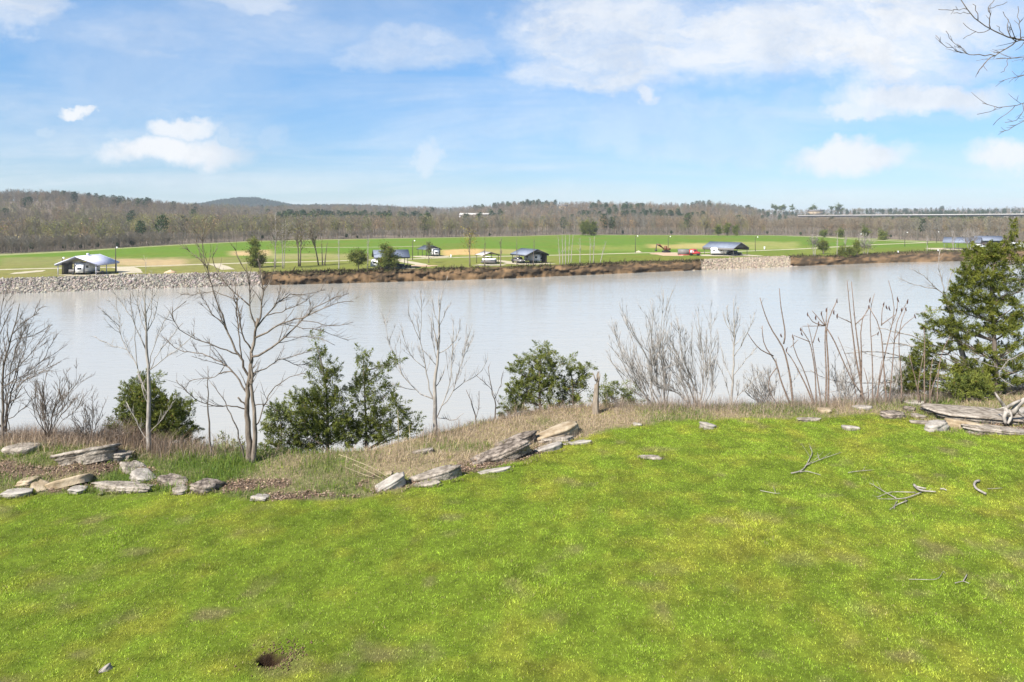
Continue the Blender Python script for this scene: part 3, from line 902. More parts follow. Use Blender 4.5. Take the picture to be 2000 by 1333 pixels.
rock('flat rock in the grass in front of the soft green shrub', 1916, 782, 52, 7, .6, 0, -.1, 0, M_rock, 1, 57)
rock('pale stone at the base of the tall sumac group', 1690, 803, 40, 10, .5, 0, -.1, 0, M_rockw, 1, 58)
rock('pale stone at the base of the middle sumac group', 1615, 808, 34, 9, .4, 0, 0, 0, M_rockt, 1, 59)
rock('low grey stones on the crest between the sumac groups', 1585, 824, 46, 7, .3, 0, 0, 0, M_rock, 2, 60)
rock('small grey slab lying in the lawn at the lower left corner', 200, 1311, 26, 9, .08, -.5, -.2, .6, M_rockw, 1, 61)

def rock_grass():
    X, Y = [], []
    for o in [q for q in COL.objects if q.name.split('.')[0] == 'rock']:
        d = o.dimensions; n = int(260 * max(d.x, .3))
        a = rng.uniform(math.pi * .95, math.pi * 2.05, n)
        k = rng.uniform(.94, 1.12, n)
        X.append(o.location.x + np.cos(a) * d.x * .5 * k); Y.append(o.location.y + np.sin(a) * d.y * .52 * k)
    x, y = np.concatenate(X), np.concatenate(Y)
    px, py, lit, rough, t = zones(x, y)
    keep = (rng.random(len(x)) > lit * .8) & (fbm(x * 4, y * 4, 2) > .40)
    x, y = x[keep], y[keep]; n = len(x)
    c = lawn_color(x, y) * rng.uniform(.5, 1.3, (n, 1))
    q = rng.random(n) < .25; c[q] = np.array((.40, .31, .19)) * rng.uniform(.5, 1.2, (q.sum(), 1))
    blades('rock_grass', 'longer grass growing up around the feet of the rocks', x, y, rng.uniform(.04, .13, n), rng.uniform(.006, .012, n), rng.uniform(.05, .8, n), c, M_blade, True)


bpy.context.view_layer.update()
rock_grass()

# ------------------------------------------------------------------ woody plants
def resample(Q, m):
    d = np.r_[0, np.cumsum(np.linalg.norm(np.diff(Q, axis=0), axis=1))]
    s = np.linspace(0, d[-1], m)
    out = np.stack([np.interp(s, d, Q[:, i]) for i in range(3)], -1)
    if m > 4: out[1:-1] = .25 * out[:-2] + .5 * out[1:-1] + .25 * out[2:]
    return out


def sprout(mb, Pt, R, r, lvl, n, ln, ang=.7, up=.25, rmin=.003, t0=.2, sides=3, col=None):
    L = np.linalg.norm(np.diff(Pt, axis=0), axis=1).sum()
    m = len(Pt)
    for _ in range(n):
        t = r.uniform(t0, .98); f = t * (m - 1); i = min(int(f), m - 2); w = f - i
        p = Pt[i] * (1 - w) + Pt[i + 1] * w
        T = Pt[i + 1] - Pt[i]; T = T / (np.linalg.norm(T) + 1e-9)
        rr = R[i] * (1 - w) + R[i + 1] * w
        q = r.normal(size=3); q -= T * q.dot(T); q /= np.linalg.norm(q) + 1e-9
        a = r.normal(ang, .18)
        d = T * math.cos(a) + q * math.sin(a) + np.array((0, 0, up)); d /= np.linalg.norm(d)
        l = ln * L * (1 - .55 * t) * r.uniform(.5, 1.25)
        if l < .10: continue
        k = 4 if lvl > 0 else 3
        pts = [p]
        for j in range(k):
            d = d + r.normal(0, .12, 3) + np.array((0, 0, up * .25)); d /= np.linalg.norm(d)
            pts.append(pts[-1] + d * l / k)
        pts = np.array(pts)
        r0 = max(rmin * 1.15, min(rr * .62, l * .022 + rmin))
        rad = np.linspace(r0, rmin * .72, k + 1)
        mb.tube(pts, rad, sides, col)
        if lvl > 0: sprout(mb, pts, rad, r, lvl - 1, max(2, int(n * (.5 if lvl < 2 else .42))), ln * 1.05, ang, up, rmin, .25, 3, col)


def px_path(pts, Y, slope, r, x0):
    """trace in photo pixels, depth swinging away from Y with sideways reach"""
    out = []
    for (a, b) in pts:
        out.append(P(a, b, Y + slope * (a - x0) * Y / F))
    return np.array(out)


def bare_tree(name, label, cat, Y, base, limbs, m, seed, tw=7, lvl=1, ln=.34, rmin=.0040, up=.2, group=None, trunk_n=2, ang=.6, spin=.8, extra=0):
    """limbs: list of (pixel path, w0, w1) ; the first trunk_n are trunks"""
    r = np.random.default_rng(seed)
    b = P(base[0], base[1], Y); b[2] = gh(b[0], b[1]) if Y < 30 else ZP
    t = thing(name, label, cat, b, group)
    seen = []
    limbs = list(limbs)
    for _ in range(extra):                      # further thin stems between the traced ones
        pts, w0, w1 = limbs[int(r.integers(0, len(limbs)))]
        hh = r.uniform(.55, 1.02); sh = r.normal(0, 16); x0, y0 = pts[0]
        limbs.append(([(x0 + r.normal(0, 5) + (x - x0) * r.uniform(.75, 1.1) + sh * (i / len(pts)), y0 + (y - y0) * hh) for i, (x, y) in enumerate(pts)], w0 * .7, w1))
    for k, (pts, w0, w1) in enumerate(limbs):
        trunk = k < trunk_n
        sl = 0.0 if trunk else r.uniform(-spin, spin)
        yoff = r.uniform(-.1, .1) if trunk else 0
        pts = list(pts); Y0 = Y + yoff; first = None
        if not trunk and seen:
            dd = [np.hypot(q_[:, 0] - pts[0][0], q_[:, 1] - pts[0][1]) for q_, _ in seen]
            j = int(np.argmin([d_.min() for d_ in dd])); i_ = int(np.argmin(dd[j]))
            if dd[j][i_] < 30 and trunk_n: first = seen[j][1][i_]; Y0 = first[1]
        Q = px_path(pts, Y0, sl, r, pts[0][0])
        if first is not None:
            Q = np.concatenate([[first], Q[1:] if np.linalg.norm(Q[0] - first) < .06 else Q])
        if trunk and pts[0] == base or (trunk and k == 0): Q[0, 2] = min(Q[0, 2], b[2] - .06)
        mseg = max(6, int(len(pts) * 2.2))
        Pt = resample(Q, mseg)
        Pt[1:-1] += r.normal(0, .012, (mseg - 2, 3))
        dense = resample(Pt, 60); seen.append((np.stack([1000 + dense[:, 0] / dense[:, 1] * F, HOR + (H - dense[:, 2]) / dense[:, 1] * F], -1), dense))
        s = Y / F
        w1_ = max(w1 * s / 2, rmin)
        R = w1_ + (w0 * s / 2 * (1 if trunk else .58) - w1_) * (1 - np.linspace(0, 1, mseg)) ** (1.0 if trunk else 1.5)
        if trunk: R[0] *= 1.25
        mb = MB(); mb.tube(Pt, R, 9 if trunk else 6)
        sprout(mb, Pt, R, r, lvl, tw if not trunk else max(2, tw // 2), ln, ang, up, rmin, .25 if not trunk else .5)
        mb.build('trunk' if trunk else 'limb', m if (trunk or m is not M_barkw) else M_bark, t, smooth=True)
    return t


zz4 = lambda L: [(330 + x / 4.935, 660 + y / 4.935) for x, y in L]
zz3 = lambda L: [(330 + x / 4.443, 400 + y / 4.443) for x, y in L]
YT = 16.7
main_limbs = [
    ([(489, 907), (486, 863), (484, 822), (481, 782), (486, 751), (489, 721), (492, 690), (497, 660), (500, 643), (503, 622)], 13, 4),
    ([(497, 907), (498, 863), (498, 822), (494, 782), (491, 751), (490, 715), (492, 690)], 10.5, 3.5),
    (zz3([(755, 1080), (790, 980), (815, 850), (820, 740), (800, 620), (770, 470)]), 8, 1.5),
    ([(481, 735), (475, 713), (470, 696), (465, 697 - 6)] + zz3([(540, 1190), (490, 1050), (440, 900), (400, 800), (370, 690), (330, 530), (290, 430), (290, 330), (330, 120)]), 9, 1.2),
    (zz3([(330, 520), (210, 420), (100, 350)]), 3, 1),
    (zz3([(640, 1330), (605, 1150), (600, 1000), (575, 850), (565, 760)]), 5, 2),
    (zz3([(700, 1250), (640, 1150), (610, 1000), (595, 850), (590, 740)]), 6, 2),
    (zz4([(735, 540), (700, 440), (650, 360), (540, 260), (440, 200), (320, 155), (200, 140), (80, 110), (0, 50), (-60, -10)]), 7, 1.2),
    (zz3([(590, 1310), (440, 1240), (300, 1190), (200, 1160), (90, 1090), (20, 1000), (20, 930), (150, 840)]), 5, 1.2),
    (zz4([(740, 690), (660, 660), (560, 655), (450, 660), (380, 645), (280, 600), (180, 540), (70, 410)]), 5, 1.2),
    (zz4([(480, 345), (450, 385), (330, 390), (230, 390), (140, 500)]), 3, 1),
    (zz4([(640, 330), (560, 320), (480, 345)]), 3.5, 3),
    (zz4([(730, 660), (690, 610), (665, 575)]), 5, 3.5),
    (zz3([(770, 1320), (900, 1240), (1000, 1160), (1100, 1050), (1200, 950), (1330, 850), (1480, 800), (1560, 770)]), 8, 1.3),
    (zz3([(770, 1160), (880, 1090), (1000, 1020), (1150, 985), (1300, 930), (1480, 840), (1600, 840)]), 7, 1.2),
    (zz3([(760, 1080), (840, 960), (950, 840), (1060, 770), (1150, 790), (1300, 750), (1360, 740)]), 6, 1.2),
    (zz3([(840, 970), (960, 940), (1080, 890), (1200, 820), (1260, 780)]), 4, 1.2),
    (zz3([(760, 1070), (720, 960), (690, 870), (700, 760), (690, 620), (650, 550), (590, 450), (560, 360)]), 6, 1.2),
    (zz3([(690, 880), (620, 810), (500, 700), (400, 540), (370, 470), (420, 380)]), 5, 1.2),
    (zz3([(610, 830), (480, 790), (400, 740), (260, 780), (100, 780)]), 3.5, 1),
    (zz3([(470, 1020), (410, 990), (350, 920), (310, 830), (260, 750)]), 3.5, 1),
    (zz3([(880, 900), (960, 780), (965, 700), (960, 640)]), 3.5, 1),
    (zz3([(800, 760), (870, 680), (920, 550), (910, 470)]), 4, 1),
    (zz4([(830, 650), (910, 630), (960, 640), (1040, 710)]), 4, 1.2),
    (zz4([(860, 860), (900, 680), (960, 580), (1010, 480), (1100, 410), (1200, 370), (1330, 340)]), 5, 1.2),
    (zz4([(815, 345), (900, 310), (1000, 250), (1100, 200), (1180, 240), (1250, 275), (1380, 225)]), 5, 1.2),
    (zz4([(1090, 205), (1250, 170), (1400, 110)]), 3, 1),
    (zz3([(1000, 1030), (1150, 1070), (1300, 1080), (1420, 1130), (1560, 1180)]), 3, 1),
    (zz3([(1150, 1000), (1300, 1030), (1430, 1060), (1600, 1020)]), 3, 1),
    (zz3([(1000, 1150), (1150, 1140), (1300, 1150), (1440, 1220)]), 3, 1),
]
bare_tree('bare_tree', 'twin trunked bare brown tree with wide spreading limbs at the lawn edge', 'tree', YT, (489, 907), main_limbs, M_barkw, 101, tw=17, lvl=2, ln=.30, trunk_n=2, spin=.5)
bare_tree('sapling', 'thin straight dark sapling left of the twin trunked tree', 'sapling', 17.2, (412, 899),
          [([(412, 899), (409, 850), (406, 782), (406, 740), (406, 715)], 4.5, 1)], M_bark, 102, tw=9, ln=.16, trunk_n=1, lvl=0)
bare_tree('sapling', 'slanting dark sapling leaning left from the twin trunked tree foot', 'sapling', 17.0, (480, 893),
          [([(480, 893), (470, 863), (462, 832), (447, 804), (437, 780), (425, 763), (412, 748)], 3.5, 1)], M_bark, 103, tw=10, ln=.22, trunk_n=1)

z2 = lambda L: [(170 + x / 3.508, 520 + y / 3.508) for x, y in L]
bare_tree('bare_tree', 'slim bare tree rising out of the small cedar on the left', 'tree', 17.3, (291, 875), [
    (z2([(425, 1245), (420, 1000), (420, 800), (427, 730), (410, 600), (405, 450), (400, 280), (395, 190), (390, 90)]), 10, 1.2),
    (z2([(430, 725), (540, 620), (640, 570), (740, 460)]), 3.5, 1), (z2([(425, 700), (440, 600), (480, 500), (550, 350), (570, 310)]), 3, 1),
    (z2([(440, 720), (470, 620), (530, 540), (600, 460), (660, 390)]), 3, 1), (z2([(400, 880), (360, 750), (340, 660), (270, 570), (230, 450), (210, 290), (190, 170)]), 4.5, 1),
    (z2([(350, 700), (330, 550), (330, 400), (290, 320), (215, 240), (180, 150)]), 3.5, 1), (z2([(270, 580), (150, 540), (50, 480)]), 2.5, 1), (z2([(220, 410), (140, 340), (90, 285)]), 2, 1),
    (z2([(410, 450), (370, 370), (345, 270), (355, 130), (355, 60)]), 3, 1), (z2([(410, 455), (470, 350), (490, 200)]), 3, 1), (z2([(415, 440), (440, 300), (450, 170), (460, 60)]), 3, 1),
    (z2([(330, 390), (300, 260), (290, 150)]), 2.2, 1), (z2([(410, 1200), (330, 1060), (270, 930)]), 2.4, 1.2), (z2([(440, 1145), (540, 1020), (590, 930)]), 2.4, 1.2),
    (z2([(410, 980), (385, 850), (350, 740)]), 3.2, 2)], M_barkg, 104, tw=12, ln=.34, lvl=1, trunk_n=1, spin=.6)

z5 = lambda L: [(740 + x / 4.166, 560 + y / 4.166) for x, y in L]
bare_tree('bare_tree', 'grey bare tree with an upright rounded crown at the centre of the bluff', 'tree', 19.3, (849, 852), [
    (z5([(455, 1210), (455, 1000), (455, 800), (470, 650), (485, 500), (490, 340), (490, 180), (490, 50)]), 9.5, 1.2),
    (z5([(430, 940), (400, 750), (370, 600), (345, 450), (345, 330), (345, 200), (345, 60)]), 5, 1), (z5([(345, 440), (270, 300), (240, 200), (240, 120)]), 2.5, 1),
    (z5([(380, 660), (280, 600), (200, 430), (190, 330)]), 2.6, 1), (z5([(420, 930), (300, 840), (190, 720), (130, 560), (80, 490), (55, 330), (50, 260)]), 4.2, 1),
    (z5([(300, 840), (150, 820), (80, 780)]), 2.5, 1), (z5([(455, 830), (520, 740), (540, 640)]), 3, 1), (z5([(490, 540), (600, 480), (650, 400), (660, 270)]), 3, 1),
    (z5([(475, 1090), (520, 950), (580, 780), (600, 600), (605, 400), (600, 300)]), 4, 1), (z5([(520, 980), (590, 900), (640, 720), (690, 600), (705, 450), (715, 300)]), 3.2, 1),
    (z5([(600, 850), (700, 770), (830, 710), (890, 580)]), 2.6, 1), (z5([(480, 340), (440, 160), (430, 80)]), 2.2, 1), (z5([(490, 330), (560, 170), (590, 130)]), 2.2, 1),
    (z5([(470, 640), (400, 560), (360, 520)]), 2.4, 1), (z5([(460, 600), (430, 420), (425, 250)]), 2.6, 1), (z5([(690, 1030), (600, 1110), (530, 1060), (480, 1070)]), 2, 1.5),
    (z5([(700, 590), (740, 480), (770, 400)]), 2, 1)], M_barkg, 105, tw=14, ln=.36, lvl=1, ang=.5, trunk_n=1, up=.4, spin=.7)
bare_tree('sapling', 'small forked sapling right of the rounded grey tree', 'sapling', 20.3, (930, 832),
          [(z5([(790, 1140), (785, 1050), (760, 950), (710, 840)]), 3, 1), (z5([(790, 1080), (820, 940), (815, 850)]), 2.2, 1)], M_bark, 106, tw=9, ln=.32, trunk_n=1)
bare_tree('sapling', 'small crooked sapling beside the left cedar of the centre pair', 'sapling', 20.6, (968, 822),
          [(z5([(950, 1100), (955, 1010), (930, 880), (900, 760), (890, 650)]), 3, 1), (z5([(1000, 1000), (960, 920), (920, 840)]), 2, 1), (z5([(925, 850), (850, 770), (800, 730)]), 2, 1),
           (z5([(940, 920), (990, 830), (1010, 700)]), 2, 1)], M_bark, 107, tw=9, ln=.32, trunk_n=1)

z1 = lambda L: [(x / 4.165, 560 + y / 4.165) for x, y in L]
bare_tree('bare_tree', 'dark many stemmed bare tree at the left edge of the view', 'tree', 18.2, (8, 850), [
    (z1([(30, 1190), (20, 1000), (18, 800), (20, 700), (60, 550), (100, 380), (150, 200), (160, 140)]), 6, 1.2),
    (z1([(50, 1180), (60, 1000), (90, 850), (130, 770), (150, 660)]), 4, 1.5), (z1([(0, 840), (80, 780), (200, 720), (340, 610), (440, 550), (550, 470)]), 4, 1),
    (z1([(340, 610), (400, 500), (475, 380)]), 2.5, 1), (z1([(30, 760), (150, 660), (270, 520), (340, 420), (420, 310)]), 3.2, 1), (z1([(95, 390), (200, 300), (280, 220), (370, 160)]), 3, 1),
    (z1([(270, 230), (300, 170), (330, 100)]), 2, 1), (z1([(60, 460), (140, 410), (250, 420), (330, 370), (430, 310)]), 2.6, 1), (z1([(90, 1090), (220, 960), (310, 880)]), 3, 1),
    (z1([(-60, 1150), (-60, 800), (-20, 500), (0, 300), (40, 40)]), 5, 1.2), (z1([(-20, 500), (20, 330), (60, 220), (100, 180)]), 3, 1), (z1([(-60, 800), (0, 640), (60, 430)]), 3, 1),
    (z1([(60, 1000), (80, 700), (140, 480), (210, 330), (220, 280)]), 3, 1), (z1([(60, 900), (180, 780), (300, 690), (400, 680)]), 2.5, 1)], M_bark, 108, tw=15, ln=.36, lvl=1, trunk_n=2, up=.15, spin=.7, extra=8)
bare_tree('bare_shrub', 'dense twiggy grey shrub right of the left edge tree', 'shrub', 17.9, (97, 852), [
    (z1([(400, 1220), (420, 1080), (470, 930), (560, 870), (620, 800), (660, 710)]), 3.5, 1), (z1([(390, 1220), (400, 1080), (340, 900), (380, 700)]), 3, 1),
    (z1([(380, 1220), (330, 1060), (280, 950), (290, 800)]), 3, 1), (z1([(400, 1210), (440, 1000), (480, 860), (490, 730)]), 3, 1), (z1([(400, 1210), (350, 1000), (330, 850), (300, 760)]), 2.5, 1),
    (z1([(410, 1210), (460, 1040), (560, 950), (570, 760)]), 2.5, 1), (z1([(390, 1200), (300, 1100), (260, 900), (200, 830)]), 2.5, 1), (z1([(410, 1210), (480, 1060), (540, 1000), (630, 900)]), 2.5, 1)],
    M_bark, 109, tw=12, ln=.4, lvl=1, trunk_n=0, up=.3, ang=.5, spin=1.2, extra=12)
bare_tree('bare_shrub', 'low reddish brown twiggy bush left of the small cedar', 'shrub', 17.9, (178, 860), [
    ([(178, 862), (172, 840), (165, 815), (168, 790)], 2.5, 1), ([(180, 862), (186, 835), (196, 810), (206, 785)], 2.5, 1), ([(182, 862), (195, 845), (210, 832), (222, 815)], 2.5, 1),
    ([(176, 862), (160, 845), (148, 832), (140, 815)], 2.5, 1), ([(180, 862), (180, 830), (184, 800), (180, 775)], 2.5, 1)], M_barkw, 110, tw=10, ln=.5, lvl=1, trunk_n=0, up=.2, spin=1.5, extra=14)

z6 = lambda L: [(1160 + x / 5.126, 560 + y / 5.126) for x, y in L]
bare_tree('bare_shrub', 'leftmost of the three grey bare shrubs on the right crest, leaning left', 'shrub', 22.2, (1290, 800), [
    (z6([(610, 1230), (480, 1040), (370, 930), (270, 720), (130, 560)]), 3.4, 1), (z6([(600, 1230), (500, 1000), (400, 780), (270, 580), (170, 400)]), 3.4, 1),
    (z6([(700, 1230), (560, 1000), (570, 750), (470, 600), (340, 400), (310, 270)]), 3.6, 1), (z6([(580, 1230), (570, 850), (600, 650), (580, 400), (600, 280), (560, 130)]), 3.4, 1),
    (z6([(700, 1230), (700, 900), (690, 600), (700, 350), (740, 150), (790, 30)]), 3.6, 1), (z6([(640, 1230), (500, 870), (380, 520), (300, 300)]), 3.2, 1),
    (z6([(590, 1220), (450, 1000), (250, 850), (130, 700)]), 3, 1), (z6([(700, 1210), (620, 950), (640, 600), (620, 350)]), 2.6, 1), (z6([(720, 1220), (760, 850), (770, 500), (780, 350)]), 2.6, 1)],
    M_barkg, 111, tw=15, ln=.36, lvl=1, trunk_n=0, up=.35, ang=.42, spin=.8, extra=22, rmin=.0034)
bare_tree('bare_shrub', 'middle one of the three grey bare shrubs on the right crest', 'shrub', 22.3, (1362, 800), [
    (z6([(1030, 1230), (950, 950), (880, 750), (760, 560)]), 3.4, 1), (z6([(1030, 1230), (1000, 950), (900, 780), (850, 500), (840, 320)]), 3.4, 1),
    (z6([(1060, 1230), (1100, 950), (1090, 650), (1060, 400), (1030, 250)]), 3.6, 1), (z6([(1080, 1230), (1200, 1000), (1180, 840), (1250, 600), (1240, 450)]), 3, 1),
    (z6([(980, 1230), (900, 1000), (830, 900), (700, 780), (610, 660)]), 3, 1), (z6([(1050, 1220), (1000, 800), (960, 600), (990, 400)]), 2.6, 1), (z6([(1070, 1220), (1150, 900), (1180, 600), (1160, 250)]), 2.8, 1)],
    M_barkg, 112, tw=15, ln=.36, lvl=1, trunk_n=0, up=.35, ang=.42, spin=.8, extra=22, rmin=.0034)
bare_tree('bare_shrub', 'rightmost of the three grey bare shrubs, with one straight central stem', 'shrub', 22.0, (1428, 800), [
    (z6([(1365, 1240), (1390, 950), (1405, 700), (1400, 450), (1400, 300), (1400, 120)]), 5, 1), (z6([(1380, 1220), (1450, 1080), (1560, 980), (1680, 850)]), 3.4, 1),
    (z6([(1400, 900), (1500, 760), (1620, 620)]), 2.8, 1), (z6([(1390, 950), (1300, 750), (1270, 600)]), 2.8, 1), (z6([(1410, 700), (1500, 560), (1560, 430), (1610, 260)]), 2.6, 1),
    (z6([(1400, 480), (1330, 400), (1290, 260)]), 2.2, 1), (z6([(1400, 520), (1350, 350), (1330, 190)]), 2.2, 1), (z6([(1400, 500), (1430, 350), (1440, 200)]), 2.2, 1),
    (z6([(1370, 1180), (1310, 900), (1230, 760)]), 2.4, 1)], M_barkg, 113, tw=14, ln=.36, lvl=1, trunk_n=1, up=.35, ang=.45, spin=.8)
bare_tree('bare_shrub', 'tangle of fine bare twigs at the foot of the leftmost sumac', 'shrub', 22.4, (1500, 798), [
    ([(1500, 800), (1495, 770), (1480, 740), (1478, 715)], 2, 1), ([(1505, 800), (1512, 770), (1520, 735), (1515, 700)], 2, 1), ([(1510, 800), (1530, 775), (1545, 750), (1560, 730)], 2, 1),
    ([(1497, 800), (1480, 785), (1466, 770), (1455, 750)], 2, 1), ([(1506, 800), (1500, 760), (1505, 720)], 2, 1)], M_barkg, 114, tw=10, ln=.45, lvl=1, trunk_n=0, up=.3, spin=1.2, extra=24)
bare_tree('bare_shrub', 'tangle of fine bare twigs between the tall sumac groups', 'shrub', 22.6, (1650, 795), [
    ([(1650, 798), (1640, 770), (1630, 735), (1632, 690)], 2, 1), ([(1655, 798), (1662, 760), (1670, 720), (1668, 680)], 2, 1), ([(1660, 798), (1690, 770), (1700, 735)], 2, 1),
    ([(1647, 798), (1625, 780), (1600, 765)], 2, 1), ([(1655, 798), (1650, 740), (1658, 700)], 2, 1), ([(1700, 796), (1720, 760), (1735, 720)], 2, 1), ([(1720, 796), (1750, 760), (1760, 700)], 2, 1)],
    M_barkg, 115, tw=10, ln=.45, lvl=1, trunk_n=0, up=.3, spin=1.2, extra=36)

# ---- sumac stems with dark seed heads
z7 = lambda L: [(1460 + x / 4.761, 540 + y / 4.761) for x, y in L]


def sumac(label, Y, stems, heads, seed):
    r = np.random.default_rng(seed)
    b = z7([stems[0][0][0]])[0]
    base = P(b[0], b[1], Y); base[2] = gh(base[0], base[1])
    t = thing('sumac', label, 'sumac', base, 'bare sumac along the right crest')
    for pts, w0, w1 in stems:
        Q = px_path(z7(pts), Y, r.uniform(-.3, .3), r, z7(pts)[0][0])
        if pts[0][1] > 1100: Q[0, 2] = min(Q[0, 2], gh(Q[0, 0], Q[0, 1]) - .05)
        Pt = resample(Q, max(6, len(pts) * 2)); s = Y / F
        R = np.linspace(w0 * s / 2, w1 * s / 2, len(Pt))
        mb = MB(); mb.tube(Pt, R, 6)
        sprout(mb, Pt, R, r, 0, 2, .10, .8, .1, .004, .5)
        mb.build('stem', M_twig, t, True)
    for (hx, hy) in heads:
        c = P(*z7([(hx, hy)])[0], Y)
        a = r.uniform(-.35, .35); L = r.uniform(.13, .2)
        d = np.array((math.sin(a), r.uniform(-.2, .2), math.cos(a))); d /= np.linalg.norm(d)
        n = 7; ts = np.linspace(-.5, .5, n)[:, None]
        Pt = c + d * ts * L + np.array((.02, 0, 0)) * (ts * 2) ** 2
        mb = MB(); mb.tube(Pt, np.array([.005, .016, .022, .024, .02, .012, .003]) * r.uniform(.8, 1.1), 7)
        mb.build('seed_head', M_head, t)


sumac('leftmost sumac, with two long bare whips curving up to the left', 22.0, [
    ([(425, 1230), (400, 950), (370, 800), (330, 650), (220, 500), (150, 330), (115, 200)], 4.5, 1.4), ([(335, 630), (355, 560), (340, 450), (310, 300), (295, 110)], 3, 1.2)], [(310, 550)], 1)
sumac('crooked low sumac beside the leftmost, bent hard to the left', 21.9, [
    ([(412, 1230), (300, 950), (265, 770), (180, 700), (140, 600), (135, 460)], 3.8, 1.4), ([(240, 740), (100, 680), (0, 530)], 2.4, 1.2), ([(270, 850), (190, 950), (200, 1080), (270, 1180)], 2, 1.4)], [], 2)
sumac('slanting sumac leaning left with small dark heads', 22.1, [
    ([(632, 1250), (560, 1050), (470, 870), (400, 740), (360, 700)], 3.6, 1.5), ([(640, 1240), (520, 850), (415, 680), (420, 550)], 2.8, 1.3), ([(400, 660), (470, 590)], 1.6, 1)], [(420, 565), (362, 682)], 3)
sumac('slim upright sumac with heads at three forked tips', 22.0, [
    ([(640, 1240), (630, 900), (600, 700), (580, 600), (500, 500), (490, 480)], 3, 1.4), ([(607, 620), (650, 480), (660, 440)], 2, 1.2), ([(690, 1230), (650, 950), (620, 750), (600, 600), (560, 440)], 3, 1.2),
    ([(580, 610), (430, 550)], 1.8, 1.1)], [(493, 495), (660, 440), (502, 535)], 4)
sumac('tall double stemmed sumac with a branched top full of dark heads', 22.0, [
    ([(747, 1240), (755, 900), (740, 650), (725, 470), (770, 350), (830, 230)], 4.6, 1.6), ([(725, 460), (690, 370), (685, 340)], 2.4, 1.4), ([(715, 460), (600, 430), (560, 350)], 2, 1.2),
    ([(720, 1240), (735, 950), (715, 550), (730, 420), (740, 310)], 3.8, 1.5), ([(720, 460), (600, 320)], 2, 1.2), ([(715, 462), (510, 464)], 1.6, 1.1), ([(740, 490), (800, 580), (870, 750), (960, 950), (1050, 1080)], 2.4, 2.2)],
    [(685, 345), (732, 312), (557, 355), (830, 228), (632, 385), (800, 335), (660, 590)], 5)
sumac('cluster of tall straight sumac whips, highest on the crest', 22.1, [
    ([(1080, 1220), (1060, 1000), (1010, 800), (980, 550), (960, 400), (940, 200), (925, 40)], 4.4, 1.2), ([(1060, 1220), (1050, 800), (1000, 450), (980, 200), (965, 50)], 4.2, 1.2),
    ([(1052, 1220), (1062, 700), (1040, 400), (1130, 285)], 4, 1.4), ([(1000, 450), (1080, 380), (1130, 290)], 2, 1.3), ([(1030, 1210), (990, 1000), (940, 800), (840, 560)], 2, 1.1), ([(960, 430), (830, 370)], 1.8, 1)],
    [(1136, 222), (1128, 285), (832, 370)], 6)
sumac('thin sumac just right of the tall whip cluster', 22.2, [
    ([(1160, 1230), (1165, 900), (1150, 600), (1130, 300), (1180, 160)], 3, 1.1), ([(1120, 1220), (1125, 1000), (1080, 850)], 2, 1.2), ([(1150, 560), (1215, 530)], 1.5, 1)], [(1212, 532)], 7)
sumac('sumac with a wide fork like a letter Y', 22.0, [
    ([(1297, 1220), (1265, 850), (1245, 450), (1130, 290)], 3.6, 1.4), ([(1245, 450), (1370, 360)], 2.2, 1.2), ([(1245, 460), (1250, 300), (1265, 265)], 2, 1.2)], [(1264, 262), (1290, 288), (1316, 298)], 8)
sumac('leaning sumac whose whip crosses the forked one', 22.1, [
    ([(1180, 1230), (1260, 800), (1330, 500), (1380, 300), (1310, 40)], 3, 1.1), ([(1350, 420), (1390, 330), (1395, 215)], 1.8, 1), ([(1210, 1220), (1215, 980), (1250, 780)], 2.2, 1.4)], [(1385, 312), (1395, 215)], 9)
sumac('rightmost tall sumac with heads leaning right', 22.0, [
    ([(1312, 1220), (1350, 800), (1380, 400), (1440, 320), (1490, 230)], 3, 1.3), ([(1360, 600), (1440, 460), (1555, 375)], 2, 1.1), ([(1430, 1210), (1430, 900), (1400, 640), (1420, 420), (1470, 310)], 2.8, 1.2)],
    [(1486, 235), (1470, 305), (1555, 372), (1432, 312)], 10)
sumac('pale dry sumac stems standing in front of the right cedar', 21.8, [
    ([(1650, 1240), (1640, 900), (1650, 650), (1640, 480)], 3.4, 1.2), ([(1700, 1240), (1690, 1000), (1720, 760)], 3, 1.2), ([(1620, 1240), (1560, 950), (1500, 720)], 2.6, 1.1),
    ([(1760, 1230), (1770, 900), (1800, 700), (1880, 560)], 2.6, 1.1), ([(1680, 1240), (1720, 1000), (1790, 860)], 2.6, 1.1), ([(1590, 1240), (1580, 1000), (1640, 700)], 2.2, 1)], [], 11)

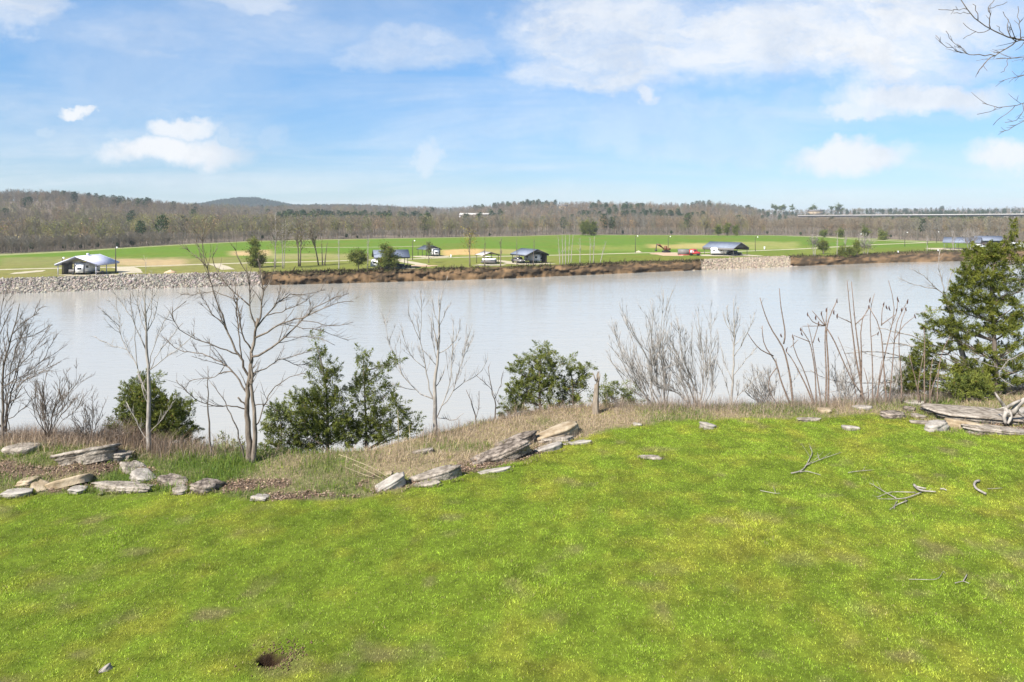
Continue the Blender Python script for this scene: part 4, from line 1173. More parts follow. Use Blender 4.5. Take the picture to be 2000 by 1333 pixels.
# ---- grey dead tree lying behind the sumac
z8 = lambda L: [(1720 + x / 3.703, 440 + y / 3.703) for x, y in L]
bare_tree('dead_tree', 'grey dead tree with bare limbs reaching left behind the sumac', 'tree', 23.6, (1890, 770), [
    ([(1892, 785), (1890, 740), (1880, 690), (1865, 640), (1850, 590)], 13, 6),
    (z8([(480, 520), (400, 460), (320, 370), (260, 340), (210, 310)]), 4, 1), (z8([(470, 490), (430, 350), (410, 250), (430, 180)]), 3.5, 1), (z8([(400, 460), (330, 450), (260, 440), (130, 380)]), 3, 1),
    (z8([(540, 620), (430, 605), (350, 625), (250, 640)]), 3, 1), (z8([(470, 500), (500, 400), (510, 340)]), 2.5, 1), (z7([(1900, 700), (1620, 600), (1550, 550), (1350, 510), (1200, 480)]), 6, 1.5),
    (z7([(1900, 760), (1550, 660), (1430, 610), (1260, 630)]), 6, 2.5), (z7([(1950, 850), (1420, 750), (1280, 700), (1100, 690), (900, 720)]), 7, 1.5), (z7([(1430, 755), (1250, 760), (1080, 710)]), 3, 1),
    (z7([(1950, 960), (1400, 960), (1200, 1000), (950, 985), (800, 975), (690, 960), (580, 870)]), 6, 1.4), (z7([(1400, 985), (1200, 1010), (1090, 1090)]), 4, 1.4), (z7([(980, 1000), (870, 1060), (760, 1080)]), 3, 1),
    (z7([(950, 1130), (850, 1180), (770, 1195)]), 3, 1)], M_barkg, 116, tw=10, ln=.30, lvl=1, trunk_n=1, up=.05, spin=.3)
bare_tree('fallen_branch', 'pale forked dead branch leaning in from the right edge over the dry grass', 'branch', 22.6, (1985, 755), [
    (z8([(1150, 1130), (1037, 1100), (930, 1060), (830, 1020), (740, 1000), (670, 960)]), 3.5, 1.2), (z8([(860, 1100), (900, 1130), (965, 1170)]), 2.5, 1.5), (z8([(860, 1105), (860, 1050), (900, 990), (1037, 920)]), 2.4, 1.2),
    (z8([(830, 1020), (790, 960), (740, 930)]), 2, 1), (z8([(860, 1105), (800, 1110)]), 2, 1)], M_dead, 117, tw=5, ln=.25, lvl=0, trunk_n=0, spin=.3)

# ---- tree whose branches hang into the top right corner
zt = lambda L: [(1780 + x / 4.76, y / 4.76) for x, y in L]
YO = 13.0
ov = [
    ([(2360, 900), (2350, 600), (2340, 300), (2345, 60), (2360, -160)], 60, 30),
    ([(2345, 160), (2240, 120), (2110, 95)] + zt([(1047, 370), (970, 395), (860, 340), (740, 260), (620, 200), (540, 140), (480, 40), (440, -30)]), 20, 1.6),
    (zt([(970, 400), (850, 470), (760, 520), (690, 570), (640, 630), (612, 690)]), 4, 1.6), (zt([(770, 512), (650, 515), (500, 500), (400, 470), (300, 430), (250, 370), (225, 330)]), 3.4, 1.1),
    (zt([(740, 260), (735, 150), (710, 70), (770, 10), (780, -40)]), 3.4, 1.2), (zt([(630, 200), (610, 100), (570, 40)]), 3, 1.1), (zt([(740, 275), (660, 320), (600, 300), (480, 215)]), 2.6, 1),
    (zt([(600, 300), (530, 330), (480, 365)]), 2, 1), (zt([(970, 390), (870, 310), (910, 200), (850, 110)]), 3, 1), (zt([(1010, 385), (1000, 300), (1010, 200), (990, 60)]), 3, 1),
    ([(2350, 260), (2150, 140), (2050, 108)] + zt([(1047, 520), (970, 560), (880, 540), (790, 545)]), 9, 1.2), (zt([(910, 560), (880, 640), (830, 675)]), 2, 1), ([(2150, 160), (2060, 135)] + zt([(1047, 690), (930, 740), (810, 765)]), 4, 1),
    ([(2345, 330), (2180, 190), (2060, 180)] + zt([(1047, 960), (950, 1010), (780, 1025), (660, 960)]), 10, 1.1), (zt([(950, 1015), (830, 1110), (760, 1165)]), 2.2, 1), (zt([(780, 1025), (700, 1045), (610, 1065)]), 1.6, 1),
    ([(2110, 215)] + zt([(1300, 1060), (1047, 1120), (950, 1190), (820, 1230)]), 4, 1), (zt([(1060, 1040), (960, 1130), (870, 1140)]), 2.4, 1), (zt([(530, 490), (460, 450), (380, 380), (320, 290)]), 2.2, 1),
    (zt([(520, 125), (450, 130), (390, 125)]), 1.8, 1), (zt([(500, 95), (420, 100), (330, 95), (250, 90)]), 2, 1), (zt([(720, 80), (800, 70), (890, 20)]), 2, 1), (zt([(860, 300), (810, 250), (790, 240)]), 2, 1),
    (zt([(1060, 340), (1000, 360), (960, 395)]), 3, 2), ([(2345, 60), (2250, -60), (2180, -140)], 22, 6), ([(2350, 200), (2450, 60), (2540, -100)], 26, 6), ([(2350, 300), (2480, 200), (2600, 150)], 20, 5)]
bare_tree('bare_tree', 'large bare tree standing right of the view, its dark branches crossing the sky', 'tree', YO, (2360, 900), ov, M_bark, 118, tw=12, ln=.22, lvl=1, trunk_n=1, up=.05, spin=.35, rmin=.0045)

# ---- split snag
def snag():
    b = G(1163, 808); b[2] = gh(b[0], b[1])
    t = thing('dead_snag', 'pale splintered stump of a snapped tree beside the centre cedars', 'stump', b)
    s = b[1] / F
    n = 14; r = np.random.default_rng(4); rings = []
    hs = np.linspace(-.08, 66 * s, 9)
    for k, h in enumerate(hs):
        a = np.arange(n) * 2 * math.pi / n
        q = (6.8 - 2.8 * (k / 8)) * s * (1 + .18 * (np.sin(a * 5 + .3 * k) * .5) + .06 * r.random(n))
        zt_ = h + (0 if k < 8 else 0)
        top = np.zeros(n) if k < 8 else np.where(np.cos(a) > -.2, .18, -.25) + .12 * r.random(n)
        rings.append(np.stack([np.cos(a) * q + .05 * (k / 8) ** 2, np.sin(a) * q, zt_ + top], -1))
    V = np.concatenate(rings + [np.array([[0, 0, hs[-1] - .3]])]) + b
    F4 = [(j * n + i, j * n + (i + 1) % n, (j + 1) * n + (i + 1) % n, (j + 1) * n + i) for j in range(8) for i in range(n)]
    F3 = [(8 * n + i, 8 * n + (i + 1) % n, 9 * n) for i in range(n)]
    build_np('trunk', V, [np.array(F4), np.array(F3)], M_snag, t, None, True)
    for k in range(6):
        a = r.uniform(0, 6.28); p = b + np.array((.06 + .06 * math.cos(a), .06 * math.sin(a), hs[-1] - .05))
        d = np.array((.5 * math.cos(a), .4 * math.sin(a), r.uniform(.5, 1.3))) * .22
        MB().tube(np.array([p, p + d * .5, p + d]), [.022, .013, .003], 4).build('splinter', M_snag, t)


snag()

# ------------------------------------------------------------------ cedars
def foliage(masses, Y, r, scale=1.0, tint=(1, 1, 1), dens=1.0, leaf=.075, depth=.8, g0=(.054, .078, .020), g1=(.195, .210, .042)):
    Vs, Cs = [], []
    for (a, b, rx, ry) in masses:
        s = Y / F
        c = P(a, b, Y + r.uniform(-.5, .5) * rx * s * depth)
        R = np.array((rx * s, (rx + ry) / 2 * s * depth, ry * s)) * (1.04 if leaf < .2 else 1)
        small = leaf < .2
        nsub = max(5, int(rx * ry / (18 if small else 21) * dens))
        v = r.normal(size=(nsub, 3)); v /= np.linalg.norm(v, axis=1, keepdims=True)
        sub = c + v * (r.random((nsub, 1)) ** .5) * R * (.74 if small else 1.0)
        ns = int((95 if small else 40) * dens ** .5)
        q = np.repeat(sub, ns, 0); m = len(q)
        size = np.repeat(r.uniform(.6, 1.35, nsub), ns)
        ax = (sub - c) / (np.linalg.norm(sub - c, axis=1, keepdims=True) + 1e-6) + r.normal(0, .35, (nsub, 3)) + np.array((0, 0, .45))
        ax /= np.linalg.norm(ax, axis=1, keepdims=True); ax = np.repeat(ax, ns, 0)
        if small:                                # feathery plumes pointing up and outwards
            tt = r.random(m); Lp = .30 * size
            p = q + ax * (tt * Lp)[:, None] + r.normal(0, 1, (m, 3)) * (.068 * size * (1.05 - tt))[:, None]
            d = ax * .8 + r.normal(0, .55, (m, 3))
        else:
            p = q + r.normal(0, 1, (m, 3)) * (leaf * 1.9 * size)[:, None] * np.array((.62, .62, .45)) + ax * (r.normal(0, 1.25, m) * leaf * 1.9 * size)[:, None]
            d = ax * .7 + r.normal(0, .75, (m, 3))
        d /= np.linalg.norm(d, axis=1, keepdims=True)
        L = leaf * r.uniform(.55, 1.35, m)
        sd = np.cross(d, r.normal(size=(m, 3))); sd /= np.linalg.norm(sd, axis=1, keepdims=True) + 1e-9
        w = L * (.2 if small else .3)
        V = np.stack([p - sd * w[:, None], p + sd * w[:, None], p + d * (L * 1.4)[:, None]], 1)
        k = np.repeat(r.random(nsub), ns)[:, None] * .75 + r.random((m, 1)) * .25
        col = (np.array(g0) * (1 - k) + np.array(g1) * k) * np.array(tint)
        br = r.random(m) < .02
        col[br] = np.array((.16, .085, .03))
        Vs.append(V.reshape(-1, 3)); Cs.append(np.repeat(col, 3, 0))
    return np.concatenate(Vs), np.concatenate(Cs)


def cedar(name, label, cat, Y, base, trunk, masses, seed, tw=6, tint=(1, 1, 1), dens=1.0, leaf=.075, depth=.8, group=None, zb=None, m=None, **kw):
    r = np.random.default_rng(seed)
    b = P(base[0], base[1], Y)
    if zb is not None: b[2] = zb
    else: b[2] = gh(b[0], b[1])
    t = thing(name, label, cat, b, group)
    s = Y / F
    Q = np.concatenate([[b - np.array((0, 0, .1))], [P(x, y, Y) for x, y in trunk]])
    Pt = resample(Q, 10); R = np.linspace(tw * s / 2, max(.2 * tw * s / 2, .008), 10)
    MB().tube(Pt, R, 7).build('trunk', m or M_bark, t, True)
    mb = MB()
    for (a, c, rx, ry) in masses:
        e = P(a, c, Y + r.uniform(-.3, .3) * rx * s)
        j = int(np.argmin(np.linalg.norm(Pt - (e - np.array((0, 0, abs(e[0] - b[0]) * .5))), axis=1)))
        q = np.array([Pt[j], Pt[j] * .5 + e * .5 + np.array((0, 0, -.08 * rx * s)), e])
        q = resample(q, 5); rad = np.linspace(min(R[j] * .6, .035 + .0 * s), .006 if Y < 60 else .02, 5)
        mb.tube(q, rad, 4)
        if Y < 60: sprout(mb, q, rad, r, 0, 5, .4, .8, .2, .004, .3)
    mb.build('branches', m or M_bark, t)['kind'] = 'stuff'
    V, C = foliage(masses, Y, r, 1, tint, dens, leaf, depth, **kw)
    build_np('crown', V, np.arange(len(V)).reshape(-1, 3), M_cedar, t, C)
    return t


cedar('cedar', 'small bushy cedar around the foot of the slim bare tree', 'cedar', 18.3, (300, 876), [(300, 840), (295, 790), (287, 745)], [
    (287, 748, 14, 16), (262, 772, 22, 24), (290, 778, 22, 24), (258, 800, 22, 18), (295, 808, 34, 24), (335, 797, 24, 20), (352, 806, 18, 16), (330, 825, 32, 22), (280, 835, 36, 24), (360, 838, 22, 20), (242, 828, 20, 16), (372, 862, 16, 12), (312, 850, 40, 18)],
    201, 6, leaf=.042, dens=1.5)
cedar('cedar', 'left cedar of the large pair at the bluff edge, with a feathery spire', 'cedar', 18.6, (640, 885), [(640, 840), (640, 790), (634, 730), (620, 680)], [
    (619, 676, 9, 12), (628, 698, 14, 14), (618, 716, 12, 10), (640, 722, 14, 12), (622, 744, 16, 14), (646, 742, 14, 12), (655, 728, 8, 8), (600, 780, 24, 16), (582, 790, 16, 14), (630, 776, 28, 20), (668, 772, 20, 16), (618, 806, 38, 24), (660, 806, 34, 26), (590, 822, 30, 18), (640, 838, 46, 26),
    (600, 856, 36, 22), (560, 862, 30, 20), (535, 850, 22, 18), (545, 812, 16, 14), (565, 822, 16, 12), (530, 828, 12, 10), (660, 862, 40, 18), (590, 880, 50, 14), (540, 880, 30, 12), (690, 838, 26, 24)],
    202, 8, leaf=.044, dens=.95)
cedar('cedar', 'right cedar of the large pair, with two open pointed tops', 'cedar', 19.0, (715, 880), [(716, 840), (713, 790), (711, 740), (710, 700)], [
    (709, 690, 5, 11), (711, 708, 9, 10), (706, 724, 11, 9), (716, 740, 16, 11), (695, 742, 11, 9), (748, 722, 12, 8), (762, 712, 11, 7), (777, 704, 8, 6), (736, 734, 13, 9), (704, 765, 22, 16), (735, 762, 20, 14), (760, 770, 16, 12), (722, 790, 34, 18), (765, 796, 22, 16), (785, 806, 14, 10), (806, 822, 16, 10),
    (740, 824, 36, 20), (780, 836, 24, 16), (712, 840, 34, 22), (755, 856, 36, 14), (800, 842, 16, 10)], 203, 7, leaf=.044, dens=.9)
cedar('cedar', 'dense dark cedar, left one of the centre pair beside the snag', 'cedar', 21.6, (1055, 815), [(1055, 790), (1053, 750), (1055, 715), (1059, 680)], [
    (1059, 678, 7, 9), (1040, 694, 11, 9), (1074, 692, 13, 7), (1056, 700, 16, 10), (1086, 714, 14, 6), (1064, 716, 18, 10), (1030, 710, 14, 10), (1012, 726, 13, 9), (1042, 732, 22, 12), (1075, 732, 16, 9), (1022, 748, 20, 13), (1000, 752, 9, 8), (1052, 756, 22, 12), (1078, 756, 16, 12), (1010, 772, 18, 12), (1038, 780, 22, 12),
    (996, 792, 14, 10), (1012, 803, 18, 10), (1068, 780, 18, 12), (986, 806, 8, 7)], 204, 6, leaf=.042, dens=1.6)
cedar('cedar', 'smaller cedar with ragged tips, right one of the centre pair', 'cedar', 22.0, (1120, 808), [(1120, 785), (1118, 750), (1113, 715)], [
    (1112, 704, 5, 9), (1116, 722, 10, 9), (1150, 714, 6, 7), (1142, 728, 10, 9), (1110, 740, 14, 10), (1134, 742, 13, 9), (1098, 762, 14, 10), (1124, 762, 16, 10), (1146, 758, 9, 8), (1108, 782, 18, 11), (1136, 782, 14, 11), (1090, 792, 14, 8)], 205, 5, leaf=.042, dens=1.5)
cedar('cedar', 'little open cedar with bright tips just right of the snag', 'cedar', 22.1, (1185, 808), [(1186, 790), (1186, 770)], [
    (1180, 792, 12, 16), (1178, 770, 8, 8), (1196, 764, 12, 5), (1206, 757, 8, 4), (1190, 780, 9, 7), (1204, 782, 10, 5), (1216, 790, 10, 6), (1228, 776, 6, 5), (1236, 768, 5, 4), (1232, 790, 9, 6), (1244, 785, 6, 4), (1183, 754, 5, 6)], 206, 4, leaf=.042, dens=1.3)
cedar('cedar', 'tall open cedar at the right edge of the view', 'cedar', 23.0, (1944, 760), [(1944, 705), (1941, 656), (1936, 590), (1933, 534), (1950, 490), (1976, 455)], [
    (1981, 450, 5, 12), (1975, 470, 8, 9), (1962, 482, 9, 7), (1985, 486, 10, 7), (1908, 496, 16, 9), (1930, 492, 18, 10), (1950, 498, 12, 8), (1896, 512, 16, 9), (1925, 514, 22, 11), (1955, 518, 14, 9), (1990, 515, 14, 10), (1888, 534, 18, 10), (1920, 540, 24, 10), (1950, 540, 14, 8), (1995, 545, 14, 10),
    (1880, 556, 16, 9), (1905, 562, 18, 10), (1935, 566, 18, 9), (1975, 568, 15, 9), (1862, 572, 16, 7), (1885, 582, 18, 8), (1858, 588, 14, 8), (1915, 590, 20, 8), (1950, 594, 18, 8), (1988, 594, 16, 10), (1870, 606, 20, 8), (1900, 612, 18, 8), (1930, 618, 16, 8), (1968, 622, 20, 10), (1995, 628, 12, 10),
    (1822, 622, 10, 8), (1840, 634, 18, 7), (1868, 634, 18, 9), (1895, 642, 20, 8), (1925, 648, 14, 7), (1970, 646, 22, 8), (1812, 640, 9, 8), (1850, 652, 18, 8), (1880, 664, 20, 8), (1990, 664, 14, 10), (1806, 668, 12, 9), (1800, 690, 14, 9), (1824, 690, 10, 8), (1850, 680, 16, 7), (1895, 686, 18, 6), (1960, 684, 18, 8), (1985, 700, 14, 8),
    (1780, 706, 16, 8), (1800, 716, 18, 10), (1775, 730, 14, 9), (1795, 740, 20, 10), (1760, 748, 13, 10), (1785, 760, 20, 11), (1822, 738, 14, 9), (1812, 762, 16, 9), (1850, 720, 22, 9), (1880, 712, 22, 7), (1750, 768, 10, 10),
    (1990, 725, 16, 10), (1970, 748, 22, 8), (1928, 684, 24, 9), (1944, 640, 20, 10), (1915, 722, 28, 9), (1958, 714, 24, 9), (1888, 738, 28, 10), (1945, 735, 20, 8), (1915, 750, 26, 8), (1945, 555, 16, 9), (1940, 605, 18, 8), (2040, 545, 26, 20), (2050, 590, 30, 18), (2045, 640, 34, 18), (2060, 690, 34, 18), (2050, 735, 34, 14), (2030, 505, 16, 14)], 207, 11, leaf=.045, dens=2.1, tint=(1.05, 1.02, .82))
cedar('broom_shrub', 'soft rounded grey green shrub in front of the right cedar', 'shrub', 22.4, (1895, 776), [(1895, 766), (1895, 755)], [
    (1875, 752, 18, 14), (1898, 750, 20, 16), (1918, 756, 16, 14), (1890, 765, 30, 9), (1862, 762, 12, 10), (1928, 764, 12, 8)], 208, 3, leaf=.045, dens=1.8, tint=(1.15, 1.15, 1.15))
cedar('young_cedar', 'pale little cedar low between the slim sapling and the twin trunks', 'cedar', 18.6, (450, 905), [(450, 890), (450, 875)], [
    (448, 868, 10, 8), (440, 882, 12, 9), (458, 884, 14, 9), (430, 893, 8, 6), (468, 893, 8, 6)], 209, 2, leaf=.05, dens=.5, tint=(1.5, 1.4, 1.9))
cedar('young_cedar', 'pale fine needled seedling right of the twin trunked tree', 'cedar', 18.4, (552, 880), [(550, 850), (548, 825)], [(540, 806, 10, 7), (555, 800, 10, 7), (548, 818, 14, 7), (566, 815, 9, 6), (535, 820, 7, 5)], 210, 2, leaf=.05, dens=.6, tint=(1.3, 1.3, 1.7))

# ------------------------------------------------------------------ dead wood on the lawn
zb = lambda L: [(1500 + x / 4, 860 + y / 4) for x, y in L]


def ground_branch(name, label, cat, paths, m, seed, tw=3, part='twig'):
    r = np.random.default_rng(seed)
    a0 = G(*paths[0][0][0]); a0[2] = gh(a0[0], a0[1])
    t = thing(name, label, cat, a0)
    for pts, w0, w1 in paths:
        Q = np.array([G(a, b) for a, b in pts]); Q[:, 2] = gh(Q[:, 0], Q[:, 1])
        s = Q[:, 1].mean() / F
        Q[:, 2] += .022 + w0 * s * .3 + r.uniform(0, .02, len(Q))
        Pt = resample(Q, max(6, 3 * len(pts)))
        R = np.linspace(w0 * s / 2, w1 * s / 2, len(Pt)) * .72
        mb = MB(); mb.tube(Pt, R, 6)
        if tw: sprout(mb, Pt, R, r, 0, tw, .3, .7, .12, .003, .35)
        mb.build(part, m, t, True)


ground_branch('fallen_branch', 'pale Y shaped dead branch on the lawn below the sumac', 'branch', [
    (zb([(180, 275), (250, 268), (290, 230), (350, 120), (325, 75)]), 3.4, 1.4), (zb([(290, 222), (400, 170), (570, 120)]), 2.4, 1), (zb([(250, 266), (300, 258), (410, 290)]), 2.6, 1.2), (zb([(400, 170), (385, 120)]), 1.6, 1)], M_dead, 1)
ground_branch('fallen_branch', 'largest pale dead branch on the right of the lawn, with a thick butt', 'branch', [
    (zb([(1140, 375), (1170, 410), (1210, 425), (1310, 428)]), 8, 3), (zb([(1195, 432), (1090, 470), (1010, 485), (860, 480)]), 4, 1.2), (zb([(1090, 490), (1000, 525), (950, 560)]), 3.4, 1.4),
    (zb([(1010, 475), (900, 420), (790, 350)]), 2.6, 1), (zb([(1150, 428), (960, 425), (850, 465)]), 3, 1), (zb([(1150, 385), (1190, 395), (1235, 402)]), 6, 3), (zb([(1010, 490), (990, 520), (985, 555)]), 2, 1.2)], M_dead, 2)
ground_branch('curved_stick', 'smooth white S shaped stick on the lawn near the right edge', 'stick', [(zb([(1650, 335), (1618, 345), (1608, 375), (1625, 402), (1660, 418), (1700, 442)]), 6.5, 6)], M_rockw, 3, 0, 'wood')
ground_branch('fallen_twig', 'small three pronged grey twig low on the right of the lawn', 'twig', [(zb([(1460, 1145), (1525, 1125), (1570, 1150)]), 2.4, 1.4), (zb([(1525, 1125), (1545, 1095), (1555, 1070)]), 3.4, 2)], M_dead, 4, 1)
ground_branch('fallen_twig', 'thin hooked twig left of the three pronged twig', 'twig', [(zb([(1100, 1110), (1330, 1115), (1370, 1040)]), 1.6, .9)], M_dead, 5, 2)
ground_branch('fallen_twig', 'thin forked twig on the lawn left of the largest dead branch', 'twig', [(zb([(-60, 410), (0, 420), (60, 432), (95, 428)]), 1.8, 1), (zb([(60, 430), (40, 370)]), 1.4, 1)], M_dead, 6, 1)
ground_branch('fallen_twig', 'short straight twig between the two pale dead branches', 'twig', [(zb([(625, 275), (680, 268), (740, 262), (830, 250)]), 2, 1)], M_dead, 7, 1)
ground_branch('fallen_twig', 'pale chip of wood beside the S shaped stick', 'twig', [(zb([(1345, 402), (1370, 405), (1395, 412)]), 4, 2.5)], M_rockw, 8, 0)
ground_branch('fallen_twig', 'slender pale twig right of the S shaped stick', 'twig', [(zb([(1715, 398), (1760, 393), (1830, 388)]), 1.6, 1)], M_dead, 9, 0)


def stalks():
    zc = lambda L: [(420 + x / 4.762, 850 + y / 4.762) for x, y in L]
    b = G(748, 940); b[2] = gh(b[0], b[1])
    t = thing('dry_stalks', 'bent pale reed stalks leaning left from the low end of the ledge', 'stalks', b)
    for L in ([(1560, 440), (1390, 370), (1215, 300), (1225, 190)], [(1580, 425), (1440, 345), (1290, 270)], [(1650, 400), (1500, 320), (1380, 268), (1240, 212), (1150, 180)]):
        Q = np.array([P(a, c, b[1] + .1 + .002 * i) for i, (a, c) in enumerate(zc(L))])
        Q[0, 2] = gh(Q[0, 0], Q[0, 1]) - .02
        MB().tube(resample(Q, 9) if len(L) != 4 else Q, np.linspace(.011, .007, 9) if len(L) != 4 else [.011, .010, .009, .007], 5).build('stalk', M_stalk, t)
    b = G(860, 905)
    for (x0, y0, x1, y1, lab) in ((775, 905, 777, 800, 'tall thin pale reed standing before the right cedar of the large pair'), (801, 915, 799, 830, 'second thin pale reed just right of the tallest'),
                                  (846, 905, 858, 862, 'short pale V shaped reed in the dry grass')):
        b = G(x0, y0); b[2] = gh(b[0], b[1])
        t = thing('dry_reed', lab, 'reed', b)
        e = P(x1, y1, b[1]); mid = (b + e) / 2 + np.array((.03, 0, 0))
        MB().tube(np.array([b - np.array((0, 0, .03)), mid, e]), [.009, .008, .004], 5).build('stalk', M_stalk, t)
        if 'V' in lab:
            e2 = P(836, 880, b[1]); MB().tube(np.array([b, (b + e2) / 2, e2]), [.008, .007, .004], 5).build('stalk', M_stalk, t)


stalks()
ground_branch('driftwood_root', 'grey twisted root wad lying on the right ledge', 'driftwood', [([(1940, 823), (1975, 815), (2010, 806), (2060, 800)], 16, 24)], M_dead, 12, 0, 'trunk')
_dr = bpy.data.objects['driftwood_root']


def drift():
    r = np.random.default_rng(8); Y = 19.6
    for L, w0, w1 in (([(1968, 812), (1962, 795), (1950, 778), (1943, 767)], 10, 3), ([(1975, 810), (1985, 795), (2000, 780), (2030, 770)], 12, 6), ([(1962, 796), (1945, 800), (1928, 803)], 2.5, 1.2), ([(1965, 805), (1960, 815), (1964, 828)], 9, 5),
                      ([(1970, 800), (1975, 815), (1968, 828)], 8, 4), ([(1985, 800), (1995, 812), (2010, 818)], 6, 3), ([(1965, 798), (1980, 788), (1992, 783)], 7, 5)):
        Q = np.array([P(a, c, Y + r.uniform(-.15, .15)) for a, c in L]); Pt = resample(Q, 8)
        MB().tube(Pt, np.linspace(w0, w1, 8) * Y / F / 2, 8).build('root', M_dead, _dr, True)


drift()

# ------------------------------------------------------------------ shelters on the far plain
M_roofb = mat('blue_grey_metal_roof', (.14, .16, .205), .65, (.175, .195, .24), 1.0, 3, spec=.4)
M_roofd = mat('dark_metal_roof', (.055, .065, .075), .5, (.085, .095, .105), 1.0, 3, spec=.4)
M_lilac = mat('pale_lilac_metal', (.42, .42, .52), .5, (.50, .50, .60), 1.0, 3, spec=.4)
M_tanr = mat('pale_tan_metal_roof', (.45, .40, .35), .5, (.55, .5, .45), 1.0, 3, spec=.4)
M_dark = mat('dark_steel', (.03, .03, .034), .5, spec=.4)
M_brown = mat('brown_siding', (.045, .032, .027), .7, (.065, .05, .04), 2.0, 3)
M_white = mat('white_paint', (.72, .72, .72), .4, (.80, .80, .80), 1.2, 3, spec=.5)
M_glass = mat('dark_glass', (.02, .024, .03), .08, spec=.6)
M_tyre = mat('black_rubber', (.015, .015, .016), .8)
M_red = mat('red_paint', (.42, .035, .03), .4, (.36, .03, .028), 1.5, 3, spec=.5)
M_black = mat('black_paint', (.012, .012, .015), .3, spec=.5)
M_gshed = mat('grey_sheet_metal', (.13, .12, .115), .6, (.17, .155, .145), 2.0, 3)
M_yel = mat('faded_orange_paint', (.16, .07, .03), .5, (.11, .05, .025), 2.0, 3)
M_lamp = mat('lamp_glass', (.8, .8, .78), .4)
M_conc = mat('pale_concrete', (.42, .40, .37), .9, (.50, .48, .45), .3, 4)
M_pole = mat('weathered_pole', (.06, .05, .042), .9)


def back(o, px, m):
    """keep a thing m metres inside the bank edge"""
    Y = max(o[1], float(ybank(px)) + m)
    return np.array(((px - 1000) / F * Y, Y, ZP))


def frame_of(o, yaw):
    R = rotm(yaw)
    return lambda V: np.asarray(V, float) @ R.T + o


def obox(T, c, d, yaw, pitch=0, roll=0):
    """box in the thing's own frame"""
    q = np.array([(x, y, z) for x in (-.5, .5) for y in (-.5, .5) for z in (-.5, .5)]) * np.array(d, float)
    q = q @ rotm(0, pitch, roll).T + np.array(c, float)
    m = MB(); m.add(T(q), [(0, 1, 3, 2), (4, 6, 7, 5), (0, 4, 5, 1), (2, 3, 7, 6), (0, 2, 6, 4), (1, 5, 7, 3)])
    return m


def shelter(label, px, py, yaw, L, W, eave, ridge, mroof, mfascia, posts=4, valance=.0, wall=None, gable=False, cupola=False, mgable=None, over=.4):
    """open gabled carport; local x runs along the ridge, +x end is the gable nearest the camera"""
    o = back(G(px, py, ZP), px, W * .5 + 1.2); o[2] = ZP
    t = thing('rv_shelter', label, 'shelter', o, 'open gabled shelters on the far bank')
    T = frame_of(o, yaw)
    th = .09
    for s in (-1, 1):
        y0, y1 = 0, s * (W / 2 + over); dz = (ridge - eave) / (W / 2) * (W / 2 + over)
        V = [(x, y, z) for x in (-L / 2 - over, L / 2 + over) for (y, z) in ((y0, ridge), (y1, ridge - dz), (y1, ridge - dz - th), (y0, ridge - th))]
        m = MB(); m.add(T(V), [(0, 1, 5, 4), (1, 2, 6, 5), (2, 3, 7, 6), (3, 0, 4, 7), (0, 3, 2, 1), (4, 5, 6, 7)])
        p = m.build('roof_panel', mroof, t)
        nb = max(4, int(L / 1.2))
        mb = MB()
        for k in range(nb + 1):
            x = -L / 2 - over + (L + 2 * over) * k / nb
            mb.add(T([(x + a, y, z + c) for a in (-.03, .03) for (y, z) in ((y0, ridge), (y1, ridge - dz)) for c in (.002, .035)]),
                   [(0, 1, 3, 2), (4, 6, 7, 5), (1, 5, 7, 3), (0, 2, 6, 4)])
        if L > 5: mb.build('roof_seam', mroof, p)["kind"] = 'stuff'
        if valance:
            obox(T, (0, s * (W / 2 + over - .04), ridge - dz - th - valance / 2), (L + 2 * over - .1, .04, valance), yaw).build('eave_panel', mfascia, t)
        nposts = posts
        for k in range(nposts):
            x = -L / 2 + .15 + (L - .3) * k / (nposts - 1)
            obox(T, (x, s * (W / 2 - .1), eave / 2 - .05), (.14, .14, eave + .1), yaw).build('post', mfascia if not gable else mfascia, t)
    for e in (-1, 1):
        # gable trim: two sloping fascia boards, and a filled gable where the photograph shows one
        for s in (-1, 1):
            V = []
            for x in (e * (L / 2 + over + .012), e * (L / 2 + over + .07)):
                dz = (ridge - eave) / (W / 2) * (W / 2 + over)
                V += [(x, 0, ridge + .02), (x, s * (W / 2 + over), ridge - dz + .02), (x, s * (W / 2 + over), ridge - dz - .28), (x, 0, ridge - .28)]
            m = MB(); m.add(T(V), [(0, 1, 2, 3), (4, 7, 6, 5), (0, 4, 5, 1), (1, 5, 6, 2), (2, 6, 7, 3), (3, 7, 4, 0)])
            m.build('gable_fascia', mfascia, t)
        if gable:
            m = MB(); zg = eave - .05
            m.add(T([(e * (L / 2), -W / 2 + .3, zg), (e * (L / 2), W / 2 - .3, zg), (e * (L / 2), 0, ridge - .15), (e * (L / 2 - .06), -W / 2 + .3, zg), (e * (L / 2 - .06), W / 2 - .3, zg), (e * (L / 2 - .06), 0, ridge - .15)]),
                  [(0, 1, 4, 3), (1, 2, 5, 4), (2, 0, 3, 5)], [(0, 2, 1), (3, 4, 5)])
            m.build('gable_panel', mgable or mfascia, t)
    if wall:
        for (x0, x1, s) in wall:
            obox(T, ((x0 + x1) / 2, s * (W / 2 - .22), eave / 2), (x1 - x0, .08, eave - .06), yaw).build('side_wall', M_brown if mfascia != M_lilac else M_gshed, t)
    if cupola:
        c = MB()
        obox(T, (0, 0, ridge + .2), (.5, .5, .5), yaw).build('vent_cupola', M_dark if mfascia != M_lilac else mfascia, t)
    return t


